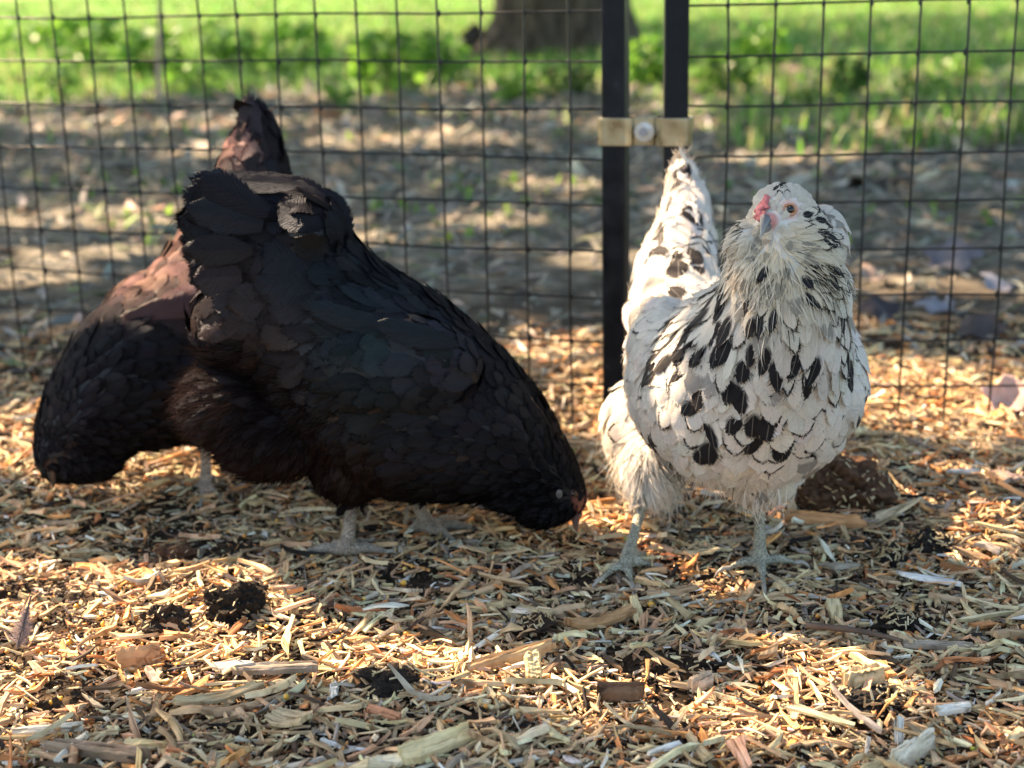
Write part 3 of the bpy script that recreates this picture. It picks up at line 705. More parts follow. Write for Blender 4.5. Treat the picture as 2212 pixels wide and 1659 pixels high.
def thin(P, s):
    g = {}; cs = .006; keep = []
    for i in range(len(P)):
        k = (int(P[i, 0] // cs), int(P[i, 1] // cs), int(P[i, 2] // cs)); r = s[i]; m = int(r // cs) + 1; ok = True
        for a in range(-m, m + 1):
            for b in range(-m, m + 1):
                for c in range(-m, m + 1):
                    for j in g.get((k[0] + a, k[1] + b, k[2] + c), ()):
                        d = P[i] - P[j]
                        if d[0] * d[0] + d[1] * d[1] + d[2] * d[2] < r * r: ok = False; break
                    if not ok: break
                if not ok: break
            if not ok: break
        if ok: g.setdefault(k, []).append(i); keep.append(i)
    return np.array(keep)

def sphere_np(c, r, sub=3):
    bm = bmesh.new(); bmesh.ops.create_icosphere(bm, subdivisions=sub, radius=1)
    V = np.array([v.co[:] for v in bm.verts]) * np.array(r) + np.array(c); F = np.array([[v.index for v in f.verts] for f in bm.faces]); bm.free()
    return V, F

def foot(ankle, hub, toes, back, r=.0045):
    """tubes for a shank and its toes; all world points"""
    t = [([ankle, ankle.lerp(hub, .55) , hub + Vector((0, 0, .004))], [r * 1.25, r * 1.12, r * 1.45])]
    for tp in list(toes) + [back]:
        mid = hub.lerp(tp, .5) + Vector((0, 0, .004))
        t.append(([hub + Vector((0, 0, .001)), mid, tp], [r * 1.0, r * .92, r * .5]))
    return t
def claws(tips, hubs, parent):
    for tp, hb in zip(tips, hubs):
        A = Acc()
        d = (tp - hb).normalized(); P = np.array([(tp - d * .002)[:], (tp + d * .004 + Vector((0, 0, .001)))[:], (tp + d * .009 - Vector((0, 0, .002)))[:], (tp + d * .012 - Vector((0, 0, .006)))[:]])
        V, F = tube_np(P, np.array([.0022, .0020, .0013, .0003]), 8); A.add(V, F, np.array((.30, .27, .22))); A.obj('claw', M['horn'], parent)

def nearleg(P, legs, zmin, f=.82):
    m = np.zeros(len(P), bool)
    for h, kn in legs:
        a = np.array(h); b = np.array(h.lerp(kn, f)); ab = b - a
        t = np.clip((P - a) @ ab / (ab @ ab), 0, 1); d = np.linalg.norm(P - a - t[:, None] * ab, axis=1)
        m |= (d < .017) | ((P[:, 2] < .03) & (np.hypot(P[:, 0] - h.x, P[:, 1] - h.y) < .065))
    return m
def plume(root, me, bvh, anch, colfn, mats, nsamp, excl=(), spotfn=None, zmin=.05, legpts=(), seed=1, fw=1.0):
    P, N = surf_sample(me, nsamp)
    ok = ~nearleg(P, legpts, zmin)
    for c, r in excl: ok &= np.linalg.norm(P - np.array(c), axis=1) > r
    P, N = P[ok], N[ok]
    D, A = anch(P)
    kp = thin(P, A[:, 2]); P, N, D, A = P[kp], N[kp], D[kp], A[kp]
    n = len(P); L = A[:, 0] * rng.uniform(.82, 1.18, n); W = A[:, 1] * rng.uniform(.85, 1.15, n)
    D = norm(D + rng.normal(0, .10, (n, 3)))
    lift = A[:, 3] * rng.uniform(.5, 1.5, n); curv = lift * .80 + L * 4.2
    tip = np.clip(A[:, 4] + rng.normal(0, .1, n), 0, 1); fl = A[:, 5]
    T = norm(D - N * np.sum(D * N, 1, keepdims=True))
    V, F, uv, Cn = draped(bvh, P, N, T, L, W, lift * L * .55 + rng.uniform(0, .0012, n), np.full(n, .08), tip, .02 + .06 * fl.mean())
    tipP = Cn[:, 6]; C = colfn(P, A, n)
    spot = spotfn(tipP, P, n) if spotfn else np.zeros(n)
    # loose barbs fringing the tip of each feather
    V4 = V.reshape(n, FEATHER_R, FEATHER_C, 3); m = 14; rr = rng.integers(4, FEATHER_R, (n, m)); cc = rng.integers(0, FEATHER_C, (n, m)); cc = np.where(rr < 6, np.where(cc < 3, 0, FEATHER_C - 1), cc)
    ii = np.arange(n)[:, None]; B0 = V4[ii, rr, cc]; ax = norm(V4[:, -1, 3] - V4[:, 3, 3])[:, None]; out = norm(B0 - V4[ii, rr, np.full((n, m), 3)] + 1e-7)
    Dd = norm(ax + out * (.55 * (cc != 3))[..., None] + rng.normal(0, .10, (n, m, 3))); Ls = (L[:, None] * rng.uniform(.06, .20, (n, m)))
    B0 = B0 - Dd * (Ls * .35)[..., None]; Nf = np.repeat(N[:, None], m, 1)
    Vs, Fs = strands(B0.reshape(-1, 3), Nf.reshape(-1, 3), Dd.reshape(-1, 3), Ls.ravel(), rng.uniform(.0003, .0008, n * m) * fw, np.full(n * m, .05), np.full(n * m, .25))
    Cs = np.repeat(C, m, 0) * np.where((spot > .4)[:, None].repeat(m, 1).ravel()[:, None], .03, .95)
    np_mesh('feather_fringe', Vs, [Fs], M['down'], root, col=np.repeat(Cs, 10, 0))
    k = FEATHER_R * FEATHER_C; rp = lambda a: np.repeat(a, k, 0)
    np_mesh('plumage', V, [F], mats[0], root, uv=uv, col=rp(C), attrs={'spot': rp(spot), 'rnd': rp(rng.random(n))})
    return P, N, D, A, C
def down(root, me, anch, colfn, nsamp, excl=(), zmin=.05, legpts=(), spotfn=None, Lk=.75, Wd=.0006, name='down', thr=.15):
    P, N = surf_sample(me, nsamp); ok = ~nearleg(P, legpts, zmin)
    for c, r in excl: ok &= np.linalg.norm(P - np.array(c), axis=1) > r
    P, N = P[ok], N[ok]; D, A = anch(P)
    ok = rng.random(len(P)) < np.clip((A[:, 5] - thr - .32) * 2.0, .0, 1); P, N, D, A = P[ok], N[ok], D[ok], A[ok]; n = len(P)
    T = norm(D - N * np.sum(D * N, 1, keepdims=True))
    V, F = strands(P + N * A[:, 3:4] * A[:, 0:1] * .25, N, T, A[:, 0] * Lk * rng.uniform(.5, 1.3, n), np.full(n, Wd) * rng.uniform(.6, 1.4, n), .02 + .35 * A[:, 5] * A[:, 5], np.full(n, .30))
    C = colfn(P, A, n)
    if spotfn: C = C * np.where(spotfn(P + T * A[:, 0:1] * .3, P, n) > .7, .04, 1)[:, None]
    np_mesh(name, V, [F], M['down'], root, col=np.repeat(C, 10, 0))

def finish_body(root, me, down_col, leg_col, legs_z, heads=(), legpts=()):
    co = np.zeros(len(me.vertices) * 3, np.float32); me.vertices.foreach_get('co', co); co = co.reshape(-1, 3)
    C = np.ones((len(co), 4), np.float32); C[:, :3] = down_col; sc = np.zeros(len(co), np.float32)
    lg = nearleg(co, legpts, legs_z, 1.0); C[lg, :3] = leg_col; sc[lg] = 1
    for c, r, colr in heads:
        d = np.linalg.norm(co - np.array(c), axis=1); f = np.clip((r - d) / (r * .35), 0, 1)[:, None]; C[:, :3] = C[:, :3] * (1 - f) + np.array(colr) * f
    a = me.color_attributes.new('tint', 'FLOAT_COLOR', 'POINT'); a.data.foreach_set('color', C.ravel())
    b = me.attributes.new('scaly', 'FLOAT', 'POINT'); b.data.foreach_set('value', sc)
    me.polygons.foreach_set('use_smooth', [True] * len(me.polygons)); me.name = 'body'
    return link('body', me, M['body'], root)
def hit(bvh, px, py):
    r = bvh.ray_cast(Vector((0, 0, CH)), ray(px, py).normalized()); return r[0], r[1]
def eye_mat():
    m = mat('eye', rough=.12, spec=.4); k = NB(m)
    d = k.n('ShaderNodeAttribute', attribute_name='rad').outputs[2]
    k.l(k.ramp(d, [(0, (.004, .003, .003)), (.50, (.004, .003, .003)), (.56, (.50, .20, .03)), (.85, (.35, .12, .02)), (.95, (.03, .01, .01))]), k.b.inputs['Base Color'])
    k.b.inputs['Coat Weight'].default_value = .25; return m
M['eye'] = eye_mat()
M['dark_eye'] = mat('dark_eye', (.02, .008, .004), .08)
def eye(root, c, look, r, lid=(.52, .26, .17), mt='eye'):
    V, F = sphere_np(c, (r, r, r), 4); look = np.array(look.normalized()); d = norm(V - np.array(c)) @ look
    rad = np.arccos(np.clip(d, -1, 1)) / (math.pi * .42)
    o = np_mesh('eye', V, [F], M[mt], root, attrs={'rad': np.clip(rad, 0, 1)})
    # lid ring
    A = Acc(); a = norm(np.cross(look, [0, 0, 1.0])); b = np.cross(look, a); an = np.linspace(0, 2 * np.pi, 33)
    P = np.array(c) + look * r * .52 + (np.cos(an)[:, None] * a * 1.02 + np.sin(an)[:, None] * b * .88) * r
    V, F = tube_np(P, r * .20, 8); A.add(V, F, np.array(lid))
    A.obj('eyelid', M['comb'], o)
    return o
def beak(root, base, tip, wd, col1, col2):
    base = np.array(base); tip = np.array(tip); ax = tip - base; L = np.linalg.norm(ax); ax /= L
    up = norm(np.array([0, 0, 1.0]) - ax * ax[2]); sd = np.cross(ax, up)
    for nm, sgn, ln in (('upper', 1, 1.0), ('lower', -1, .72)):
        rows = 12; n = 14; V = []; C = []
        for i in range(rows):
            t = i / (rows - 1); r = wd * (1 - t) ** .75 + .0003
            cpt = base + ax * L * ln * t - (up * L * .32 * t ** 2.2 if sgn > 0 else up * L * .10 * t) + up * sgn * wd * .22 * (1 - t)
            for j in range(n):
                a = j / n * 2 * np.pi; yv = np.sin(a); yv = yv if yv * sgn > 0 else yv * .25
                V.append(cpt + sd * np.cos(a) * r * .62 + up * yv * r * .85); C.append(np.array(col1) * (1 - t ** 1.2) + np.array(col2) * t ** 1.2)
        F = [(i * n + j, i * n + (j + 1) % n, (i + 1) * n + (j + 1) % n, (i + 1) * n + j) for i in range(rows - 1) for j in range(n)]
        np_mesh('beak', np.array(V), [np.array(F)], M['horn'], root, col=np.array(C))

WHITE = np.array((.77, .72, .63))
def white_hen():
    zf = .010
    spine = [(1476, 372, 1.475, 18, .010), (1480, 425, 1.46, 38, .022), (1480, 500, 1.43, 58, .035), (1462, 590, 1.385, 84, .055), (1470, 690, 1.33, 112, .075),
             (1530, 790, 1.265, 150, .09), (1590, 835, 1.19, 205, .085), (1622, 830, 1.15, 222, .075), (1652, 770, 1.115, 178, .065), (1682, 690, 1.09, 140, .055), (1694, 600, 1.08, 118, .048), (1698, 530, 1.085, 96, .042), (1692, 468, 1.088, 66, .030)]
    blobs = spine_blobs(spine, 70)
    blobs += [ell(1690, 452, 1.085, 62, .026, 54), ell(1668, 478, 1.068, 40, .018, 34),           # head, face
              ell(1608, 522, 1.07, 32, .015, 42), ell(1712, 560, 1.062, 70, .024, 58), ell(1650, 590, 1.06, 60, .020, 45),    # muffs and beard
              ell(1775, 520, 1.11, 52, .03, 75), ell(1770, 640, 1.11, 62, .035, 90),
              ell(1795, 810, 1.17, 62, .07, 125), ell(1440, 810, 1.22, 84, .09, 165),             # folded wings
              ell(1402, 930, 1.31, 96, .06, 120), ell(1405, 1010, 1.255, 66, .048, 85), ell(1398, 1050, 1.235, 44, .028, 48),            # rump fluff, left thigh
              ell(1640, 990, 1.17, 90, .05, 95), ell(1560, 930, 1.19, 130, .06, 80), ell(1700, 900, 1.18, 120, .07, 110)]
    hubL = G(1352, 1222, zf); hubR = G(1641, 1216, zf)
    tl = [G(1298, 1252, zf - .003), G(1364, 1262, zf - .004), G(1412, 1222, zf - .002)]; bl = G(1395, 1196, zf - .002)
    tr = [G(1572, 1228, zf - .002), G(1650, 1268, zf - .004), G(1722, 1216, zf - .002)]; br = G(1618, 1196, zf - .002)
    kL = U(1394, 1062, 1.232); kR = U(1640, 1060, hubR.y + .015)
    tubes = foot(kL, hubL, tl, bl, .0046) + foot(kR, hubR, tr, br, .0048)
    me = blob_mesh(blobs, tubes)
    root = empty('hen', Vector(((hubL.x + hubR.x) / 2, (hubL.y + hubR.y) / 2, 0)))
    tag(root, 'white hen spangled with black standing face on at the right', 'hen', 'hens in the pen')
    bvh = BVHTree.FromPolygons([v.co for v in me.vertices], [p.vertices[:] for p in me.polygons])
    fc, _ = hit(bvh, 1662, 476); ec, en = hit(bvh, 1706, 453)
    anch = Anch([
        (1690, 398, 1.08, 20, -30, .04, .009, .006, .0034, .15, .8, .25),
        (1668, 432, 1.06, 8, -40, .01, .007, .005, .0028, .12, .8, .2),
        (1730, 440, 1.08, 40, 0, .02, .010, .006, .0036, .18, .7, .3),
        (1625, 440, 1.07, -35, 5, .02, .009, .006, .0034, .15, .7, .3),
        (1640, 510, 1.05, -10, 30, 0, .010, .005, .004, .25, .5, .8),
        (1585, 500, 1.06, -60, 5, .0, .018, .008, .0050, .35, .4, .9),
        (1580, 560, 1.07, -40, 50, .0, .022, .010, .0060, .30, .4, .9),
        (1720, 520, 1.05, 60, 15, .01, .018, .008, .0050, .30, .4, .8),
        (1740, 580, 1.05, 40, 60, .01, .024, .011, .0065, .28, .4, .9),
        (1650, 590, 1.04, -5, 60, 0, .022, .010, .0060, .30, .4, .9),
        (1790, 470, 1.11, 40, 60, .01, .022, .011, .0065, .10, .6, .3),
        (1820, 540, 1.12, 15, 80, 0, .030, .014, .0085, .14, .6, .35),
        (1800, 640, 1.09, 5, 80, 0, .040, .016, .010, .16, .55, .35),
        (1690, 680, 1.05, 0, 80, 0, .040, .015, .0095, .15, .5, .5),
        (1590, 650, 1.07, -45, 80, .01, .042, .015, .0095, .14, .5, .4),
        (1510, 690, 1.14, -75, 75, .03, .044, .016, .011, .12, .55, .3),
        (1430, 720, 1.20, -40, 90, .04, .040, .020, .013, .12, .8, .2),
        (1630, 820, 1.06, 0, 80, .01, .034, .020, .0112, .14, .95, .2),
        (1740, 800, 1.09, 10, 80, .02, .033, .019, .0110, .13, .95, .2),
        (1830, 820, 1.15, 0, 80, .04, .033, .020, .0110, .12, .95, .2),
        (1500, 850, 1.11, -15, 80, .02, .033, .020, .0110, .15, .95, .2),
        (1410, 850, 1.18, -5, 80, .05, .033, .020, .0110, .14, .9, .2),
        (1600, 930, 1.10, 0, 70, .05, .035, .021, .0118, .14, .95, .25),
        (1740, 940, 1.12, -25, 70, .05, .034, .020, .0112, .13, .95, .25),
        (1560, 1010, 1.15, -20, 60, .06, .038, .018, .0120, .15, .6, .7),
        (1330, 900, 1.27, -15, 90, .02, .044, .022, .0130, .16, .7, .5),
        (1360, 1000, 1.24, 10, 90, .0, .044, .020, .0120, .16, .6, .6),
        (1450, 1050, 1.20, 30, 60, .0, .036, .016, .0105, .14, .5, .8),
        (1640, 1040, 1.13, 0, 80, .0, .034, .015, .0100, .14, .5, .8),
        (1400, 620, 1.36, 10, -70, .06, .040, .030, .0150, .12, .95, .1),
        (1470, 600, 1.34, 10, -70, .07, .040, .030, .0150, .14, .95, .1),
        (1420, 520, 1.40, 20, -90, .03, .045, .028, .0150, .12, .9, .1),
        (1500, 520, 1.40, 0, -90, .03, .045, .028, .0150, .14, .9, .1),
        (1480, 430, 1.44, 0, -100, .01, .050, .026, .0150, .07, .9, .05),
    ])
    spots = [(1426,523,25),(1488,548,33),(1532,529,28),(1438,589,20),(1401,629,16),(1520,585,20),(1545,468,18),(1442,642,14),(1413,676,18),(1473,664,15),(1423,707,18),(1376,707,14),
             (1542,664,30),(1542,614,16),(1570,576,13),(1492,720,24),(1592,720,15),(1657,720,20),(1698,722,24),(1798,504,20),(1801,529,16),(1776,610,24),(1813,610,14),(1795,657,20),(1817,711,16),(1820,754,14),
             (1407,770,16),(1451,776,32),(1395,801,14),(1504,798,22),(1535,785,15),(1757,790,18),(1738,820,16),(1829,820,24),(1370,910,24),(1403,894,13),(1565,871,18),(1598,884,16),(1476,920,16),(1568,933,15),
             (1522,947,18),(1588,966,18),(1644,982,28),(1684,960,32),(1717,953,16),(1614,1013,16),(1680,848,16),(1773,900,14),(1680,914,13),(1730,999,20),(1430,1019,28),(1377,1035,32),(1700,975,24),(1660,1000,20),(1330,960,16),(1350,870,14),(1365,960,14),(1320,1010,12),(1410,960,12),(1515,996,13),(1496,976,11),(1652,402,9),(1668,393,8),(1690,404,7),(1630,430,8),(1592,500,10),(1745,472,10),(1764,456,10),(1540,750,12),(1620,800,10),(1700,800,10),(1790,760,12),(1660,900,10),(1740,870,12),(1800,870,12),(1460,850,12),(1510,880,10),(1430,860,12),(1390,840,12),(1640, 560, 0)]
    greys = [(1623,690,26),(1642,540,18),(1660,568,18),(1723,623,22),(1600,600,25),(1576,640,20),(1760,560,18),(1800,470,20),(1640,640,30),(1700,660,24)]
    SP = [(hit(bvh, a, b)[0], r * .00036) for a, b, r in spots if r]; SG = [(hit(bvh, a, b)[0], r * .00036) for a, b, r in greys]
    SP = [(s_, r) for s_, r in SP if s_]; SG = [(s_, r) for s_, r in SG if s_]
    headc = np.array(U(1690, 455, 1.085))
    def spotf(tp, P, n):
        s_ = np.zeros(n); big = np.linalg.norm(P - headc, axis=1) > .05
        for c, r in SG: s_[np.linalg.norm(tp - np.array(c), axis=1) < r * 1.3 + .002] = .3
        back = (P[:, 1] > 1.19)
        rr = rng.random(n)
        s_[(rr < np.where(P[:, 1] > 1.2, .075, .045)) & big] = 1; s_[(rr > .05) & (rr < .14) & big] = .5; s_[(rr > .13) & (rr < .17)] = .3
        s_[(rr < .03) & ~big] = .3
        for c, r in SP:
            dv = tp - np.array(c); vd = norm(np.array(c) - np.array((0, 0, CH))); al = dv @ vd; dv = dv - al[:, None] * vd
            m_ = (np.linalg.norm(dv, axis=1) < r * 1.0 + .002) & (np.abs(al) < .035); s_[m_] = np.where(rng.random(m_.sum()) < .6, 1, .5)
        tail = (P[:, 2] > .275) & (P[:, 1] > 1.37); s_[tail] = 0
        return s_
    def colf(P, A, n):
        c = WHITE[None] * rng.uniform(.84, 1.05, (n, 1)) * (1 + rng.normal(0, .012, (n, 3)))
        bd = np.exp(-((np.linalg.norm(P - np.array(U(1715, 555, 1.05)), axis=1) / .042) ** 2))[:, None]
        c = c * (1 - bd) + bd * np.array((.72, .61, .42)) * rng.uniform(.9, 1.05, (n, 1)); return np.clip(c, 0, .88)
    cb1, _ = hit(bvh, 1653, 448); cb2, _ = hit(bvh, 1649, 468); cb0, _ = hit(bvh, 1657, 432)
    excl = [(U(1480, 385, 1.47)[:], .024), (fc[:], .0075), (ec[:], .0072), (cb1[:], .0050), (cb2[:], .0060), (cb0[:], .0035)]
    lz = kL.z - .004
    LP = [(hubL, kL), (hubR, kR)]
    plume(root, me, bvh, anch, colf, [M['feather_white']], 60000, excl, spotf, zmin=.062, legpts=LP)
    down(root, me, anch, colf, 75000, excl, zmin=.078, legpts=LP, spotfn=spotf)
    # tail: an upright sheaf of broad pale feathers
    tb = [U(1470, 560, 1.41), U(1495, 560, 1.42), U(1480, 570, 1.39)]
    n = 9; P = []; D = []; Nn = []; L = []; W = []
    for i in range(n):
        t = i / (n - 1); b = Vector(tb[i % 3]) + Vector((rng.uniform(-.012, .012), rng.uniform(-.01, .012), rng.uniform(-.01, .01)))
        top = U(1456 + 62 * t + rng.uniform(-6, 6), 368 + 80 * t ** 1.4 + rng.uniform(-2, 4), 1.47 + rng.uniform(-.012, .012))
        P.append(b[:]); D.append((top - b)[:]); L.append((top - b).length); W.append(.042 - .012 * t); Nn.append((-.45 + .9 * t, -1, .1))
    P, D, Nn, L, W = map(np.array, (P, D, Nn, L, W)); D = norm(D); Nn = norm(Nn - D * np.sum(Nn * D, 1, keepdims=True))
    V, F, uv = feathers(P, Nn, D, L, W, np.full(n, .02), np.full(n, .02), np.full(n, .22), np.full(n, .85), .02); k = FEATHER_R * FEATHER_C
    np_mesh('tail', V, [F], M['feather_white'], root, uv=uv, col=np.repeat(WHITE[None] * rng.uniform(.92, 1.06, (n, 1)), k, 0), attrs={'spot': np.zeros(n * k), 'rnd': np.repeat(rng.random(n), k)})
    finish_body(root, me, WHITE * .75, (.36, .36, .29), .088, [(ec[:], .010, (.60, .40, .32)), (fc[:], .0078, (.50, .22, .18))], LP)
    claws(tl + tr, [hubL] * 3 + [hubR] * 3, root)
    eye(root, ec + en * -.0012, (en + (Vector((0, 0, CH)) - ec).normalized() * .35), .0046)
    # the other eye sits on the hidden side of the head
    ec2 = U(1640, 455, 1.10); loc, nn, _, _ = bvh.find_nearest(ec2 + Vector((-.02, .0, 0))); eye(root, loc - nn * .0025, nn, .0046)
    bb = U(1654, 482, 1.044); bt = U(1643, 501, 1.031)
    beak(root, bb, bt, .0066, (.09, .09, .10), (.30, .28, .24))
    # pea comb: a knobbly red ridge from the beak up the forehead
    bl_ = []
    r_ = np.random.default_rng(3)
    for i in range(80):
        t = r_.random(); px = 1648 + 9 * t + r_.normal(0, 4.0 * (1 - .5 * t)); py = 476 - 50 * t; h, hn = hit(bvh, px, py)
        if h: bl_.append((h + hn * (.0012 + .0022 * math.sin(math.pi * min(1, t + .15))), (r_.uniform(.0013, .0021),) * 3))
    cm = blob_mesh(bl_, [], .0006, 1); a = cm.color_attributes.new('tint', 'FLOAT_COLOR', 'POINT'); a.data.foreach_set('color', np.tile(np.array((.50, .14, .14, 1), np.float32), len(cm.vertices)))
    cm.polygons.foreach_set('use_smooth', [True] * len(cm.polygons)); link('comb', cm, M['comb'], root)
white_hen()

BLK = np.array((.0048, .0040, .0046))
def dark_hen(spec):
    hubs = spec['hubs']; tubes = []; tips = []; hb = []
    for hub, knee, toes, back in hubs:
        tubes += foot(knee, hub, toes, back, spec.get('leg_r', .0052)); tips += toes; hb += [hub] * len(toes)
    me = blob_mesh(spine_blobs(spec['spine'], 70) + [ell(*e) for e in spec['ell']], tubes)
    c0 = sum((h[0] for h in hubs), Vector()) / len(hubs); root = empty('hen', Vector((c0.x, c0.y, 0)))
    tag(root, spec['label'], 'hen', 'hens in the pen')
    bvh = BVHTree.FromPolygons([v.co for v in me.vertices], [p.vertices[:] for p in me.polygons])
    anch = Anch(spec['anch'])
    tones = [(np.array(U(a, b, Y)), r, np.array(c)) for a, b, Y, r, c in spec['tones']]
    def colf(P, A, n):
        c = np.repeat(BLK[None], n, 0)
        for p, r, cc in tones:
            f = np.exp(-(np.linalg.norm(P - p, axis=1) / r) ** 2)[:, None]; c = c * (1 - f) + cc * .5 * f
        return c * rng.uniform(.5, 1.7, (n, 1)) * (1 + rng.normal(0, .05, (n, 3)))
    excl = [(U(*e[:3])[:], e[3]) for e in spec.get('excl', [])]
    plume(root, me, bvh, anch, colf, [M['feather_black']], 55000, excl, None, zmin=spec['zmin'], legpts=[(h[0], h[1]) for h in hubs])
    down(root, me, anch, colf, 100000, excl, zmin=spec['zmin'] - .004, legpts=[(h[0], h[1]) for h in hubs], thr=.1)
    # long flight and tail feathers laid out one by one: (base, tip, width, normal, part)
    for part in ('wing', 'tail'):
        rows = [q for q in spec['quills'] if q[-1] == part]
        if not rows: continue
        P = np.array([U(*q[0])[:] for q in rows]); T = np.array([U(*q[1])[:] for q in rows]); n = len(rows)
        D = T - P; L = np.linalg.norm(D, axis=1); D = norm(D); Nn = np.array([q[3] for q in rows], float); Nn = norm(Nn - D * np.sum(Nn * D, 1, keepdims=True))
        W = np.array([q[2] for q in rows]); V, F, uv = feathers(P, Nn, D, L, W, np.full(n, .03), np.full(n, .05), np.full(n, .05), np.full(n, spec.get('qtip', .95)), .03)
        k = FEATHER_R * FEATHER_C
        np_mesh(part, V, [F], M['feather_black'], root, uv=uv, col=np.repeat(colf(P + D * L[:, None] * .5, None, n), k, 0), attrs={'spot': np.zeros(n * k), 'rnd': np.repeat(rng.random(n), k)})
    finish_body(root, me, BLK * .8, spec['leg_col'], spec['zmin'] - .002, [(U(*h[:3])[:], h[3], h[4]) for h in spec['skin']], [(h[0], h[1]) for h in hubs])
    claws(tips, hb, root)
    b0, b1 = spec['beak']; bc = spec.get('beak_col', ((.09, .055, .055), (.16, .10, .09))); beak(root, U(*b0), U(*b1), .0075, *bc)
    for e in spec['eyes']:
        loc, nn, _, _ = bvh.find_nearest(U(*e)); eye(root, loc - nn * .002, nn, .0038, (.07, .025, .02), 'dark_eye')
    if 'comb' in spec:
        bl_ = []; r_ = np.random.default_rng(5)
        for i in range(26):
            t = r_.random(); q = U(spec['comb'][0][0] * (1 - t) + spec['comb'][1][0] * t, spec['comb'][0][1] * (1 - t) + spec['comb'][1][1] * t, spec['comb'][0][2]); q = q + Vector((0, r_.normal(0, .0022), 0))
            loc, nn, _, _ = bvh.find_nearest(q); bl_.append((loc + nn * .0012, (r_.uniform(.0013, .002),) * 3))
        cm = blob_mesh(bl_, [], .0007, 1); a = cm.color_attributes.new('tint', 'FLOAT_COLOR', 'POINT'); a.data.foreach_set('color', np.tile(np.array((.13, .035, .03, 1), np.float32), len(cm.vertices)))
        cm.polygons.foreach_set('use_smooth', [True] * len(cm.polygons)); link('comb', cm, M['comb'], root)
    return root, bvh

